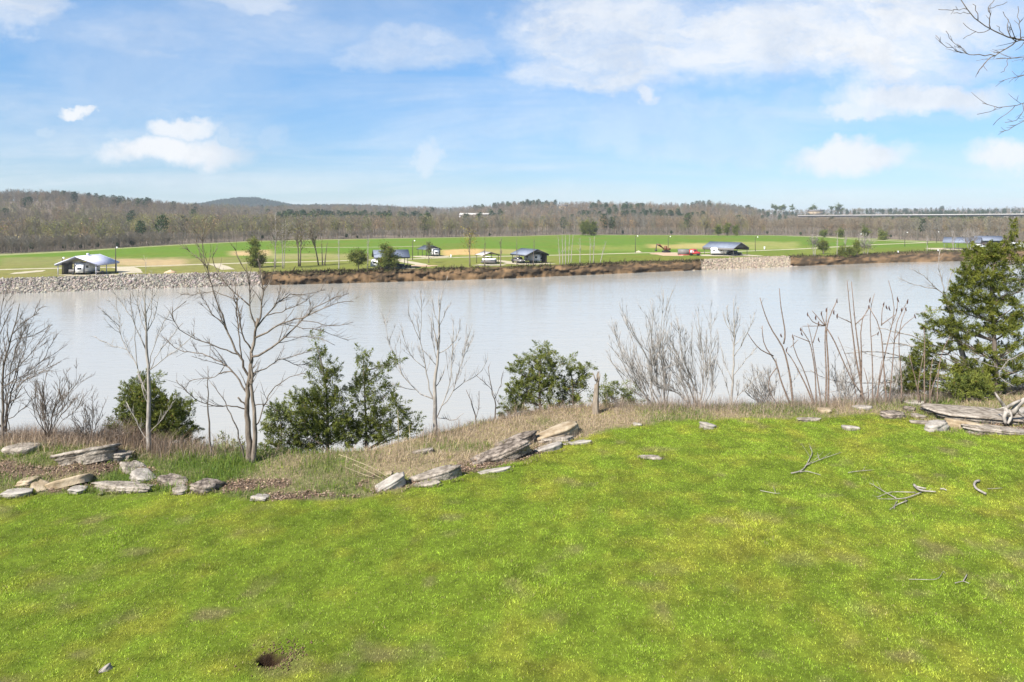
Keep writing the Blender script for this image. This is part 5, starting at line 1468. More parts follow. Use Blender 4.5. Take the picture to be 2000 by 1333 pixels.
D = math.radians
shelter('white shelter with a lilac gable facing the river above the left stone bank', 172, 535, D(-90), 9, 9.6, 2.9, 4.75, M_lilac, M_lilac, 3, .35, [(-1, 2.6, -1)], False, True)
shelter('long blue grey roofed shelter behind two round cedars', 763, 529, D(196), 9.0, 7.4, 3.5, 5.2, M_roofb, M_dark, 4, .25, [(1.5, 4.4, -1)], True, False, M_roofd)
shelter('small far shelter with a dark green grey roof and white gable end', 838, 500, D(-52), 6.4, 6.0, 2.6, 3.9, M_roofd, M_dark, 3, .0, None, True, True, M_gshed, over=.3)
shelter('low canopy with a pale tan roof over a boat', 952, 514.5, D(-62), 5.0, 5.4, 2.75, 3.6, M_tanr, M_brown, 2, .0, None, False, False, over=.3)
shelter('dark gabled shelter with a brown wall at its right side', 1034, 514, D(-58), 8.5, 7.6, 3.0, 4.5, M_roofb, M_dark, 3, .35, [(1.6, 4.2, 1)], False, False)
shelter('largest grey gabled shelter, on the far bank above the right stone bank', 1417, 498.5, D(-52), 13.0, 9.0, 3.1, 5.0, M_roofb, M_gshed, 4, .8, None, True, False, M_gshed)
shelter('left one of the twin blue roofed shelters behind the right cedar', 1880, 486.5, D(-40), 13.5, 8.5, 3.3, 5.3, M_roofb, M_roofb, 4, .3, None, False, True)
shelter('right one of the twin blue roofed shelters, with dark walls', 1928, 483.5, D(-22), 10.5, 8.0, 3.6, 5.5, M_roofb, M_roofd, 4, .3, [(-5, 5, -1)], True, True, M_roofd)


def wheel(T, x, y, r, w, t, axis='y'):
    n = 14; a = np.arange(n) * 2 * math.pi / n
    V = np.concatenate([np.stack([x + r * np.cos(a), np.full(n, y + s * w / 2), r + r * np.sin(a)], -1) for s in (-1, 1)])
    F4 = [(i, (i + 1) % n, n + (i + 1) % n, n + i) for i in range(n)]
    F3 = [(0, i + 1, i) for i in range(1, n - 1)] + [(n, n + i, n + i + 1) for i in range(1, n - 1)]
    m = MB(); m.add(T(V), F4, F3); m.build('wheel', M_tyre, t)


def trailer(label, px, py, yaw, L, W, Hh, seed=0, name='camper_trailer', cat='camper', m=None, frame=False):
    """boxy camper: rounded body, windows, door, wheels, hitch; +x is the hitch end"""
    o = back(G(px, py, ZP), px, 4.0); o[2] = ZP + .06
    t = thing(name, label, cat, o); T = frame_of(o, yaw)
    z0 = .55
    pr = [(-L / 2, z0), (L / 2, z0), (L / 2, Hh * .62), (L / 2 - .35, Hh - .12), (L / 2 - .8, Hh), (-L / 2 + .5, Hh), (-L / 2, Hh - .35)]
    mb = MB(); mb.prism(pr, -W / 2, W / 2, T); mb.build('body', m or M_white, t)
    for s in (-1, 1):
        for k, x in enumerate(np.linspace(-L / 2 + 1.0, L / 2 - 1.2, max(2, int(L / 2.2)))):
            obox(T, (x, s * (W / 2 + .012), Hh * .66), (.9, .03, .55), yaw).build('window', M_glass, t)
        for x in (-.5, .45): wheel(T, x, s * (W / 2 - .12), .36, .22, t)
        obox(T, (0, s * (W / 2 + .01), z0 + .16), (L * .96, .03, .16), yaw).build('stripe', M_gshed, t)
    for e in (-1, 1):
        obox(T, (e * (L / 2 + .012), 0, Hh * .60 if e < 0 else Hh * .52), (.03, W * .42, .5), yaw).build('window', M_glass, t)
    obox(T, (L / 2 - 1.9, -(W / 2 + .014), z0 + .95), (.7, .03, 1.75), yaw).build('door', M_white, t)
    obox(T, (L / 2 + .6, 0, .5), (1.2, .12, .12), yaw).build('hitch', M_dark, t)
    if frame:
        for s in (-1, 1): obox(T, (L / 2 + .02, s * (W / 2 - .05), Hh * .55), (.12, .25, Hh * .75), yaw).build('dark_trim', M_dark, t)
        obox(T, (L / 2 - .1, 0, Hh + .14), (.6, W + .3, .22), yaw).build('roof_cap', M_dark, t)
    return t


def pickup(label, px, py, yaw, m, seed=0, box=True, zoff=.06):
    o = back(G(px, py, ZP), px, 4.0); o[2] = ZP + zoff
    t = thing('pickup_truck', label, 'truck', o); T = frame_of(o, yaw)
    pr = [(-2.7, .5), (2.7, .5), (2.7, 1.0), (2.5, 1.12), (1.3, 1.18), (.7, 1.85), (-.9, 1.88), (-1.05, 1.2), (-2.7, 1.18)]
    MB().prism(pr, -.95, .95, T).build('body', m, t)
    for s in (-1, 1):
        MB().prism([(1.12, 1.22), (.66, 1.74), (-.8, 1.76), (-.9, 1.22)], s * .955, s * .975, T).build('side_window', M_glass, t)
        for x in (-1.7, 1.75): wheel(T, x, s * .86, .40, .26, t)
        obox(T, (2.71, s * .7, .88), (.04, .32, .2), yaw).build('headlight', M_lamp, t)
    V = [(1.27, -.82, 1.24), (1.27, .82, 1.24), (.76, .74, 1.81), (.76, -.74, 1.81)]
    V = V + [(a + .03, b, c + .02) for a, b, c in V]
    m2 = MB(); m2.add(T(V), [(0, 1, 2, 3), (4, 7, 6, 5), (0, 4, 5, 1), (1, 5, 6, 2), (2, 6, 7, 3), (3, 7, 4, 0)]); m2.build('windscreen', M_glass, t)
    obox(T, (2.74, 0, .6), (.1, 1.8, .2), yaw).build('bumper', M_dark, t)
    return t


trailer('white camper trailer parked end on inside the white shelter', 171, 535.8, D(-90), 6.5, 2.45, 3.0, frame=True)
trailer('camper trailer under the long blue grey roof', 744, 529.5, D(188), 5.6, 2.4, 2.6, m=M_white)
pickup('dark pickup parked beneath the long blue grey roof', 771, 528.5, D(5), M_black)
trailer('white camper under the small far shelter', 849, 500.8, D(-70), 5.0, 2.4, 2.8, frame=True)
trailer('grey camper inside the brown walled shelter', 1042, 513.5, D(-30), 5.4, 2.4, 2.7, m=M_white)
pickup('dark utility vehicle at the left of the brown walled shelter', 1012, 514.5, D(-60), M_gshed)
trailer('long white camper under the largest grey shelter', 1408, 499, D(-8), 7.4, 2.5, 2.9)
pickup('black pickup parked at the nose of the long white camper', 1434, 499.6, D(-25), M_black)
trailer('white camper half hidden behind the right cedar', 1990, 487, D(10), 6.5, 2.5, 2.9)
pickup('pale car parked between the twin blue roofed shelters', 1912, 485.5, D(15), M_white)


def boat():
    o = back(G(955, 516, ZP), 955, 3.6); o[2] = ZP + .05
    t = thing('pontoon_boat', 'white pontoon boat on a trailer beneath the tan canopy', 'boat', o); T = frame_of(o, D(-8))
    for s in (-1, 1):
        n = 10
        x = np.linspace(-2.4, 2.4, n); r = .30 * np.minimum(1, (2.55 - np.abs(x)) / .45 + .15)
        Q = T(np.stack([x, np.full(n, s * .8), np.full(n, .62)], -1))
        MB().tube(Q, r, 10).build('pontoon', M_gshed, t, True)
    obox(T, (0, 0, 1.0), (4.6, 2.3, .12), 0).build('deck', M_dark, t)
    for s in (-1, 1): obox(T, (0.1, s * 1.1, 1.38), (4.0, .06, .62), 0).build('side_panel', M_white, t)
    for e in (-1, 1): obox(T, (.1 + e * 1.97, 0, 1.38), (.06, 2.1, .62), 0).build('end_panel', M_white, t)
    obox(T, (-.4, .5, 1.5), (.6, .6, .85), 0).build('console', M_dark, t)
    for x, y in ((-.9, -.95), (-.9, .95), (.6, -.95), (.6, .95)): obox(T, (x, y, 1.75), (.05, .05, 1.0), 0).build('awning_post', M_dark, t)
    obox(T, (-.15, 0, 2.28), (1.9, 2.1, .07), 0).build('awning', M_white, t)
    obox(T, (0, 0, .34), (4.8, .9, .1), 0).build('trailer_frame', M_dark, t)
    for s in (-1, 1): wheel(T, -.5, s * .55, .3, .2, t)


boat()


def quad(label, px, py, yaw, m):
    o = back(G(px, py, ZP), px, 2.6); o[2] = ZP + .07
    t = thing('quad_bike', label, 'quad bike', o); T = frame_of(o, D(yaw))
    MB().prism([(-.8, .45), (.8, .45), (.9, .8), (.45, .85), (.15, .75), (-.5, .85), (-.9, .8)], -.3, .3, T).build('body', m, t)
    obox(T, (-.3, 0, .92), (.75, .3, .14), 0).build('seat', M_black, t)
    for x in (-.6, .62):
        for s in (-1, 1): wheel(T, x, s * .48, .3, .25, t)
    obox(T, (.42, 0, 1.08), (.06, .85, .06), 0).build('handlebar', M_dark, t)
    obox(T, (.42, 0, .95), (.08, .1, .28), 0).build('steering_column', M_dark, t)
    obox(T, (.72, 0, .9), (.4, .7, .04), 0).build('rack', M_dark, t)


quad('dark quad bike parked at the right of the white shelter', 195, 537, 20, M_gshed)
quad('dark quad bike beside the gravel at the long blue grey shelter', 797, 529, 10, M_black)


def utility_trailer():
    o = back(G(147, 537, ZP), 147, 3.0); o[2] = ZP + .05
    t = thing('utility_trailer', 'low dark box trailer at the left of the white shelter', 'trailer', o); T = frame_of(o, 0)
    obox(T, (0, 0, .55), (2.4, 1.4, .12), 0).build('bed', M_dark, t)
    for s in (-1, 1):
        obox(T, (0, s * .68, .95), (2.4, .05, .68), 0).build('side_board', M_gshed, t)
        wheel(T, 0, s * .82, .3, .18, t)
    for e in (-1, 1): obox(T, (e * 1.17, 0, .95), (.05, 1.3, .68), 0).build('end_board', M_gshed, t)
    obox(T, (0, 0, 1.32), (2.3, 1.3, .08), 0).build('cover', M_black, t)
    obox(T, (1.7, 0, .5), (1.0, .1, .1), 0).build('hitch', M_dark, t)


utility_trailer()


def excavator():
    o = G(1301, 493.5, ZP); o[2] = ZP
    t = thing('excavator', 'dark excavator with its arm raised over the tan earth pad', 'excavator', o); T = frame_of(o, math.pi)
    for s in (-1, 1):
        MB().prism([(-1.5, .1), (-1.3, 0), (1.3, 0), (1.5, .1), (1.6, .4), (1.35, .75), (-1.35, .75), (-1.6, .4)], s * .85 - .25, s * .85 + .25, T).build('track', M_tyre, t)
    obox(T, (0, 0, .85), (1.2, 1.2, .25), 0).build('turntable', M_dark, t)
    MB().prism([(-1.6, .98), (.8, .98), (.8, 1.5), (-.2, 1.9), (-1.6, 1.8)], -.95, .95, T).build('engine_house', M_yel, t)
    c = MB().prism([(-.2, 1.0), (1.05, 1.0), (1.15, 1.9), (.8, 2.65), (-.2, 2.65)], .2, 1.0, T).build('cab', M_yel, t)
    MB().prism([(0, 1.75), (1.0, 1.75), (.78, 2.5), (0, 2.5)], .16, .19, T).build('window', M_glass, c)
    MB().prism([(0, 1.75), (1.0, 1.75), (.78, 2.5), (0, 2.5)], 1.005, 1.03, T).build('window', M_glass, c)
    MB().prism([(.7, 1.3), (1.1, 1.2), (2.6, 3.0), (3.9, 3.15), (3.9, 3.45), (2.4, 3.4)], -.32, .0, T).build('boom', M_yel, t)
    MB().prism([(3.6, 3.5), (3.95, 3.6), (4.25, 1.2), (4.0, 1.1)], -.28, -.04, T).build('stick', M_dark, t)
    MB().prism([(3.75, 1.25), (4.5, 1.25), (4.55, .75), (4.2, .5), (3.7, .65)], -.5, .2, T).build('bucket', M_dark, t)
    MB().tube(T([(1.1, -.4, 1.4), (2.3, -.4, 2.7)]), .07, 6).build('boom_ram', M_gshed, t)
    MB().tube(T([(2.7, -.16, 3.5), (3.7, -.16, 3.75)]), .06, 6).build('stick_ram', M_gshed, t)


excavator()


def shed_and_truck():
    o = G(1336, 498.5, ZP); o[2] = ZP
    t = thing('metal_shed', 'low grey metal container behind the red truck', 'container', o); T = frame_of(o, D(-4))
    obox(T, (0, 0, 1.05), (4.4, 2.2, 2.1), 0).build('body', M_gshed, t)
    obox(T, (0, 0, 2.15), (4.5, 2.3, .1), 0).build('lid', M_roofb, t)
    obox(T, (0, -1.12, .12), (4.4, .05, .22), 0).build('base_rail', M_red, t)
    for k in range(9): obox(T, (-2.0 + k * .5, -1.125, 1.1), (.08, .05, 1.7), 0).build('rib', M_gshed, t)
    o = G(1357, 499.5, ZP); o[2] = ZP
    t = thing('red_truck', 'red truck cab with white markings beside the grey container', 'truck', o); T = frame_of(o, D(-25))
    MB().prism([(-1.9, .55), (1.9, .55), (1.9, 1.3), (.9, 1.5), (.6, 2.4), (-.9, 2.5), (-1.9, 2.2)], -1.05, 1.05, T).build('cab', M_red, t)
    for s in (-1, 1):
        MB().prism([(.82, 1.55), (.55, 2.25), (-.3, 2.3), (-.3, 1.55)], s * 1.055, s * 1.08, T).build('side_window', M_glass, t)
        for x in (-1.2, 1.25): wheel(T, x, s * .95, .48, .28, t)
        MB().prism([(-1.6, 1.0), (-1.35, 1.0), (-1.2, 1.5), (-1.05, 1.0), (-.8, 1.0), (-1.05, 1.9), (-1.35, 1.9)], s * 1.055, s * 1.075, T).build('white_marking', M_white, t)
        MB().prism([(-.75, 1.1), (-.55, 1.1), (-.35, 1.45), (-.35, 1.1), (-.15, 1.1), (-.15, 1.48), (-.6, 1.48)], s * 1.055, s * 1.075, T).build('white_marking', M_white, t)
    V = [(.93, -.9, 1.55), (.93, .9, 1.55), (.66, .85, 2.3), (.66, -.85, 2.3)]; V = V + [(a + .03, b, c) for a, b, c in V]
    m2 = MB(); m2.add(T(V), [(0, 1, 2, 3), (4, 7, 6, 5), (0, 4, 5, 1), (1, 5, 6, 2), (2, 6, 7, 3), (3, 7, 4, 0)]); m2.build('windscreen', M_glass, t)
    obox(T, (1.95, 0, .65), (.12, 1.9, .3), 0).build('bumper', M_dark, t)


shed_and_truck()


def light_pole(label, px, py_top, py_base, lamp=True, zoff=0):
    o = G(px, py_base, ZP); o[2] = ZP - .1
    h = (py_base - py_top) * o[1] / F
    t = thing('light_pole', label, 'pole', o, 'light poles along the far road')
    MB().tube(np.array([o, o + (0, 0, h * .5), o + (0, 0, h)]), [.13, .11, .08], 8).build('pole', M_pole, t)
    a = o + np.array((0, 0, h - .2))
    MB().tube(np.array([a, a + (.35, -.3, .25), a + (.8, -.7, .3)]), [.05, .045, .04], 5).build('arm', M_pole, t)
    if lamp: MB().tube(np.array([a + (.65, -.6, .32), a + (.8, -.75, .22), a + (.85, -.8, .02)]), [.12, .24, .16], 8).build('lamp_head', M_lamp, t)


for a in (('dark light pole right of the white shelter', 226, 483, 533), ('dark pole between the long blue grey and the small far shelter', 806, 470, 508), ('thin light pole right of the small pale sand pile', 1241, 461, 494),
          ('light pole behind the excavator', 1305, 462, 490), ('thin pole right of the largest grey shelter', 1475, 463, 491), ('white topped light pole at the bend of the far right road', 1677, 457, 484),
          ('light pole at the meeting of the two gravel roads', 1767, 454, 482), ('light pole left of the twin blue roofed shelters', 1829, 453, 474), ('thin pole left of the white shelter', 122, 503, 537)):
    light_pole(*a)


def marker(label, px, py, h, w):
    o = G(px, py, ZP); o[2] = ZP - .05
    t = thing('utility_pedestal', label, 'pedestal', o, 'white utility pedestals on the far field')
    m = MB(); m.box(o + np.array((0, 0, h / 2)), (w, w, h)); m.build('post', M_white, t)
    m = MB(); m.box(o + np.array((0, -.0, h + .05)), (w * 1.5, w * 1.5, .12)); m.build('cap', M_white, t)


marker('white pedestal on the field right of the largest grey shelter', 1493, 488, 1.3, .45)
marker('small white pedestal at the bank edge right of the cedars', 1754, 494, .7, .35)
marker('small white pedestal at the bank edge left of the twin shelters', 1832, 491, .7, .35)
marker('white pedestal by the road left of the tan canopy', 881, 504, 1.1, .35)

# ------------------------------------------------------------------ highway bridge in the distance
def bridge():
    a = P(1560, 421, 1120); b = P(2350, 416, 820)
    t = thing('highway_bridge', 'long pale concrete highway bridge crossing behind the wood at the right', 'bridge', ((a[0] + b[0]) / 2, (a[1] + b[1]) / 2, ZP))
    d = (b - a) / np.linalg.norm(b - a); n = np.array((-d[1], d[0], 0)); n /= np.linalg.norm(n)
    L = np.linalg.norm(b - a); yaw = math.atan2(d[1], d[0])
    for k, off in enumerate((0, 16)):
        c = (a + b) / 2 + n * off
        z0 = c[2]
        pit = math.asin(d[2])
        def bar(name, o2, dz, w, h, m):
            q = np.array([(x, y, z) for x in (-.5, .5) for y in (-.5, .5) for z in (-.5, .5)]) * np.array((L, w, h))
            q[:, 2] += q[:, 0] * math.tan(pit)
            R = rotm(yaw)
            mb = MB(); mb.add(q @ R.T + c + n * o2 + np.array((0, 0, dz)), [(0, 1, 3, 2), (4, 6, 7, 5), (0, 4, 5, 1), (2, 3, 7, 6), (0, 2, 6, 4), (1, 5, 7, 3)])
            mb.build(name, m, t)
        bar('deck', 0, -1.0, 10, .5, M_conc); bar('parapet', -5, -.3, .35, 1.0, M_conc); bar('parapet', 5, -.3, .35, 1.0, M_conc); bar('girder', 0, -2.0, 7, 1.4, M_gshed)
        for s in np.arange(20, L, 38):
            p = a + d * s + n * off; h = p[2] - 2.7 - (ZP - 2)
            m = MB(); m.box((p[0], p[1], ZP - 2 + h / 2), (1.6, 6, h), yaw); m.build('pier', M_gshed, t)


bridge()


def far_house(label, px, py, Y, w, d, h, m, mr, zb):
    o = P(px, py, Y); o[2] = zb
    t = thing('far_building', label, 'building', o); T = frame_of(o, D(8))
    obox(T, (0, 0, h / 2 - 1), (w, d, h + 2), 0).build('wall', m, t)
    MB().prism([(-w / 2 - .6, h), (w / 2 + .6, h), (w / 2 - 1, h + d * .22), (-w / 2 + 1, h + d * .22)], -d / 2 - .6, d / 2 + .6, T).build('roof', mr, t)
    for k in range(max(3, int(w / 9))):
        x = -w / 2 + w * (k + .5) / max(3, int(w / 9))
        obox(T, (x, -d / 2 - .05, h * .5), (1.6, .12, 1.4), 0).build('window', M_glass, t)


far_house('long low white building glimpsed in the wooded hillside', 930, 419, 900, 44, 14, 1.6, M_white, M_conc, 7.0)
far_house('small tan house high in the trees left of the bridge', 1592, 414, 1450, 26, 14, 7, M_rockt, M_gshed, 12.0)
far_house('tiny tan house near the crest of the centre ridge', 1100, 404, 1150, 14, 10, 5, M_rockt, M_gshed, 20.0)

# ------------------------------------------------------------------ trees on the far bank and along the field edge
def far_tree(label, px, py_base, py_top, wpx, m, seed, lean=0, forks=1, leaf=None, name='bank_tree', tw=3.2, start=.35, n=9, cat='tree', group=None, stems=None):
    r = np.random.default_rng(seed)
    o = G(px, py_base, ZP); o[2] = ZP
    if o[1] < ybank(px): o[1] = ybank(px) + .3; o[0] = (px - 1000) / F * o[1]
    Y = o[1]; s = Y / F
    t = thing(name, label, cat, o, group)
    tips = []
    for k in range(forks):
        dx = (k - (forks - 1) / 2) * 5 + r.uniform(-1, 1)
        h = (py_base - py_top) * s * r.uniform(.9, 1.05)
        Q = np.array([o + (dx * s * .6, 0, -.3), o + ((dx + lean * .3) * s, 0, h * .35), o + ((dx * 1.4 + lean * .7) * s, 0, h * .7), o + ((dx * 1.8 + lean) * s, 0, h)])
        Pt = resample(Q, 8); R = np.linspace(tw * s / 2, .03, 8)
        mb = MB(); mb.tube(Pt, R, 6)
        sprout(mb, Pt, R, r, 1, n, wpx * s / h * .8, .6, .5, .028, start)
        mb.build('trunk', m, t, True)
        tips.append(Pt)
    if leaf is not None:
        Vs = []; c0 = np.array(leaf)
        h = (py_base - py_top) * s
        mcount = 700
        q = o + np.array(((lean * .7) * s, 0, h * .72)) + r.normal(0, 1, (mcount, 3)) * np.array((wpx * s * .24, wpx * s * .24, h * .16))
        d = r.normal(size=(mcount, 3)) * .16; e = r.normal(size=(mcount, 3)) * .16
        V = np.stack([q, q + d, q + e], 1).reshape(-1, 3)
        C = np.repeat(c0 * r.uniform(.6, 1.3, (mcount, 1)), 3, 0)
        build_np('crown', V, np.arange(len(V)).reshape(-1, 3), M_cedar, t, C)
    return t


far_tree('tall thin bare tree with twin trunks above the earth bank', 585, 521, 432, 46, M_bark, 1, 0, 2, (.16, .15, .05), n=14)
far_tree('bare tree leaning left beside the dead fork', 623, 519, 428, 50, M_bark, 2, -18, 1, (.15, .13, .07), n=16)
far_tree('dead forked trunk with a broken top on the far bank', 632, 519, 468, 14, M_bark, 3, 2, 2, None, n=4, tw=3)
far_tree('bare tree just right of the dark far bank cedar', 537, 525, 418, 40, M_barkg, 4, 0, 1, (.15, .13, .08), n=16, tw=2.5)
far_tree('second bare tree right of the dark far bank cedar', 553, 525, 440, 34, M_barkg, 5, 2, 2, (.15, .13, .08), n=12, tw=2)
far_tree('slim bare tree left of the twin round cedars', 662, 530, 465, 18, M_barkg, 6, 0, 1, None, n=14, tw=2.2)
far_tree('slender bare tree between the round cedar and the long shelter', 718, 527, 462, 18, M_barkg, 7, 1, 1, None, n=14, tw=2)
far_tree('yellow green budding tree on the bank right of the small far shelter', 918, 521, 450, 34, M_bark, 8, -1, 1, (.26, .21, .045), n=14, tw=2.6)
far_tree('thin bare tree at the left post of the tan canopy', 946, 522, 462, 16, M_bark, 9, 0, 1, None, n=10, tw=2)
far_tree('bare tree at the right side of the tan canopy', 977, 522, 462, 20, M_bark, 10, 0, 1, None, n=12, tw=2.4)
far_tree('thin bare tree before the small far shelter', 838, 514, 474, 16, M_bark, 11, 0, 1, (.12, .12, .05), n=10, tw=1.6)
far_tree('thin tree in front of the brown walled shelter, left of its gable', 1010, 520, 466, 12, M_bark, 12, 0, 1, None, n=10, tw=1.9)
far_tree('thin tree in front of the brown walled shelter, under its gable', 1041, 519, 468, 12, M_bark, 13, 1, 1, None, n=10, tw=1.9)
for i, (x, top, ln_) in enumerate(((1094, 462, -3), (1099, 458, -2), (1105, 455, 0), (1110, 460, 2), (1115, 456, 5))):
    far_tree(('leftmost', 'second', 'middle', 'fourth', 'rightmost')[i] + ' of the five close bare stems on the earth bank', x, 518, top, 14, M_barkg, 20 + i, ln_, 1, None, n=10, tw=1.8, group='bare stems on the earth bank')
for i, (x, top, ln_) in enumerate(((1133, 466, 1), (1152, 462, -1), (1159, 464, 3), (1172, 474, 12))):
    far_tree(('single bare stem right of the five close stems', 'left bare stem of the next pair on the earth bank', 'right bare stem of the next pair on the earth bank', 'short bare stem leaning right on the earth bank')[i], x, 516, top, 16, M_barkg, 30 + i, ln_, 1, None, n=11, tw=1.7, group='bare stems on the earth bank')
far_tree('small bare tree left of the round cedar near the right road', 1590, 500, 462, 26, M_barkg, 40, 0, 2, (.12, .11, .08), n=12, tw=1.8)
far_tree('slim bare tree right of the round cedar near the right road', 1634, 500, 458, 18, M_barkg, 41, 0, 1, None, n=12, tw=1.6)
far_tree('slim bare tree among the bank cedars on the right', 1651, 501, 455, 20, M_barkg, 42, 0, 1, None, n=12, tw=1.6)
far_tree('bare bush on the bank right of the bank cedars', 1690, 500, 480, 30, M_barkg, 43, 0, 3, (.13, .11, .08), n=10, tw=1.4, cat='bush')
far_tree('bare tree before the twin shelters, left', 1862, 496, 462, 24, M_barkg, 44, 0, 1, None, n=14, tw=1.7)
far_tree('bare bush on the bank before the twin shelters', 1895, 498, 474, 34, M_barkg, 45, 0, 3, (.13, .10, .08), n=10, tw=1.4, cat='bush')
far_tree('bare tree on the bank left of the twin shelters', 1810, 495, 464, 16, M_barkg, 46, 0, 1, None, n=12, tw=1.5)


def far_cedar(label, px, py_base, masses, seed, tint=(1, 1, 1), cat='cedar', name='cedar', Y=None, zb=None, leaf=.30, dens=2.0, trunk=2.2):
    if Y is None:
        Y = max((H - ZP) * F / (py_base - HOR), float(ybank(px)) + .3); zb = ZP
    cedar(name, label, cat, Y, (px, py_base), [(px, m_[1]) for m_ in sorted(masses, key=lambda q: -q[1])][:1] + [(px, min(m_[1] for m_ in masses))], masses, seed, trunk, tint, dens, leaf, .8, None, zb)


far_cedar('dark columnar cedar on the left part of the far bank', 496, 523, [(497, 474, 7, 7), (496, 488, 9, 9), (500, 503, 11, 11), (496, 514, 12, 8), (508, 510, 8, 8)], 301, dens=5)
far_cedar('round dark cedar on clear stems left of the long shelter', 700, 527, [(692, 496, 7, 6), (703, 497, 7, 6), (700, 507, 13, 8), (709, 508, 8, 8), (690, 505, 6, 6)], 302, dens=5)
far_cedar('dark pine in front of the long blue grey roof', 757, 529, [(756, 484, 9, 4), (752, 494, 7, 5), (764, 492, 6, 4), (758, 507, 15, 9), (750, 515, 12, 6), (766, 513, 9, 6)], 303, dens=5)
far_cedar('round topped cedar near the right road', 1608, 497, [(1608, 474, 6, 4), (1607, 482, 10, 6), (1611, 480, 7, 6)], 304, dens=7)
far_cedar('spreading cedar at the bank edge, left of three', 1645, 503, [(1643, 498, 7, 6), (1648, 492, 6, 5), (1644, 486, 3, 5)], 305, dens=7)
far_cedar('low spreading cedar at the bank edge, middle of three', 1658, 501, [(1656, 492, 8, 5), (1662, 488, 6, 4), (1665, 494, 7, 4)], 306, dens=7)
far_cedar('pointed cedar at the bank edge, right of three', 1674, 500, [(1674, 476, 3, 4), (1673, 483, 5, 5), (1674, 490, 6, 5)], 307, dens=7)
for i, (x, b_, ms, lab) in enumerate((
        (1143, 461, [(1143, 440, 5, 7), (1142, 450, 7, 8)], 'left one of the dark cedar pair at the far field edge'), (1158, 461, [(1159, 442, 5, 6), (1158, 451, 7, 7)], 'right one of the dark cedar pair at the far field edge'),
        (1403, 461, [(1403, 448, 4, 4), (1403, 454, 4, 4)], 'short dark cedar behind the largest shelter, left of three'), (1420, 461, [(1420, 442, 4, 4), (1420, 450, 5, 6)], 'tallest of the three cedars behind the largest shelter'),
        (1438, 461, [(1438, 447, 4, 4), (1438, 454, 4, 4)], 'short dark cedar behind the largest shelter, right of three'), (1609, 464, [(1609, 456, 5, 5)], 'squat dark cedar at the far field edge'),
        (1641, 464, [(1642, 452, 3, 4), (1641, 458, 4, 5)], 'slim dark cedar on the field edge, right of the squat one'), (1690, 467, [(1690, 450, 3, 4), (1690, 457, 3, 6)], 'narrow column shaped cedar at the far field edge'),
        (1725, 469, [(1725, 456, 2, 4), (1725, 463, 6, 5)], 'neat cone shaped cedar by the far right road'))):
    far_cedar(lab, x, b_, ms, 320 + i, leaf=.5, dens=14, trunk=1.0)
for i, (x, y, ms, lab) in enumerate((
        (1515, 412, [(1512, 404, 5, 3), (1516, 407, 5, 3)], 'dark pine pair on the skyline, leftmost'), (1524, 412, [(1527, 404, 6, 3), (1524, 407, 7, 3), (1532, 407, 3, 3)], 'broad dark pine on the skyline beside the leftmost'),
        (1546, 412, [(1546, 404, 3, 3), (1547, 408, 3, 3)], 'small lone pine on the skyline'), (1588, 414, [(1586, 407, 5, 4), (1591, 405, 4, 3), (1588, 411, 6, 3)], 'dark pine on the skyline above the tan house'),
        (1638, 414, [(1640, 402, 4, 3), (1636, 406, 5, 3), (1640, 410, 6, 3)], 'tall dark pine on the skyline right of the tan house'), (1624, 414, [(1624, 407, 4, 3)], 'small dark pine left of the tall skyline pine'))):
    far_cedar(lab, x, y, ms, 340 + i, name='pine_tree', cat='pine', Y=1500.0, zb=float(zfar(x, 1500.0)) - .5, leaf=.9, dens=14, trunk=.8, tint=(.8, .9, 1.0))

# ---- brush hanging over the earth bank
def bank_brush():
    r = np.random.default_rng(77); n = 9000
    px = np.concatenate([r.uniform(505, 1372, int(n * .6)), r.uniform(1540, 2100, n - int(n * .6))])
    den = fbm(px * .03, px * 0 + 1, 3) + np.where((px > 1160) & (px < 1372), .14, 0) + np.where((px > 1700), .12, 0) + np.where((px > 600) & (px < 760), .06, 0)
    keep = den + r.random(n) * .3 > .56
    px = px[keep]; n = len(px)
    t = r.normal(.95, .18, n)
    Y = ywater(px) + (ybank(px) - ywater(px)) * np.minimum(t, 1.25)
    Z = ZW + (ZP - ZW) * np.clip(t, .25, 1) ** .5
    b = np.stack([(px - 1000) / F * Y, Y - .3, Z], -1)
    d = r.normal(size=(n, 3)) * np.array((.5, .5, .5)) + np.array((0, -.2, .5)); L = r.uniform(.3, 1.1, n)
    s = r.normal(size=(n, 3)) * .09
    V = np.stack([b - s, b + s, b + d * L[:, None]], 1).reshape(-1, 3)
    c = np.array((.075, .055, .032)) * r.uniform(.5, 1.7, (n, 1)) + np.array((.02, .05, .0)) * (r.random((n, 1)) < .3)
    tag(build_np('bank_brush', V, np.arange(n * 3).reshape(n, 3), M_dry, None, np.repeat(c, 3, 0)), 'dark brush and roots hanging over the far earth bank', kind='stuff')


bank_brush()

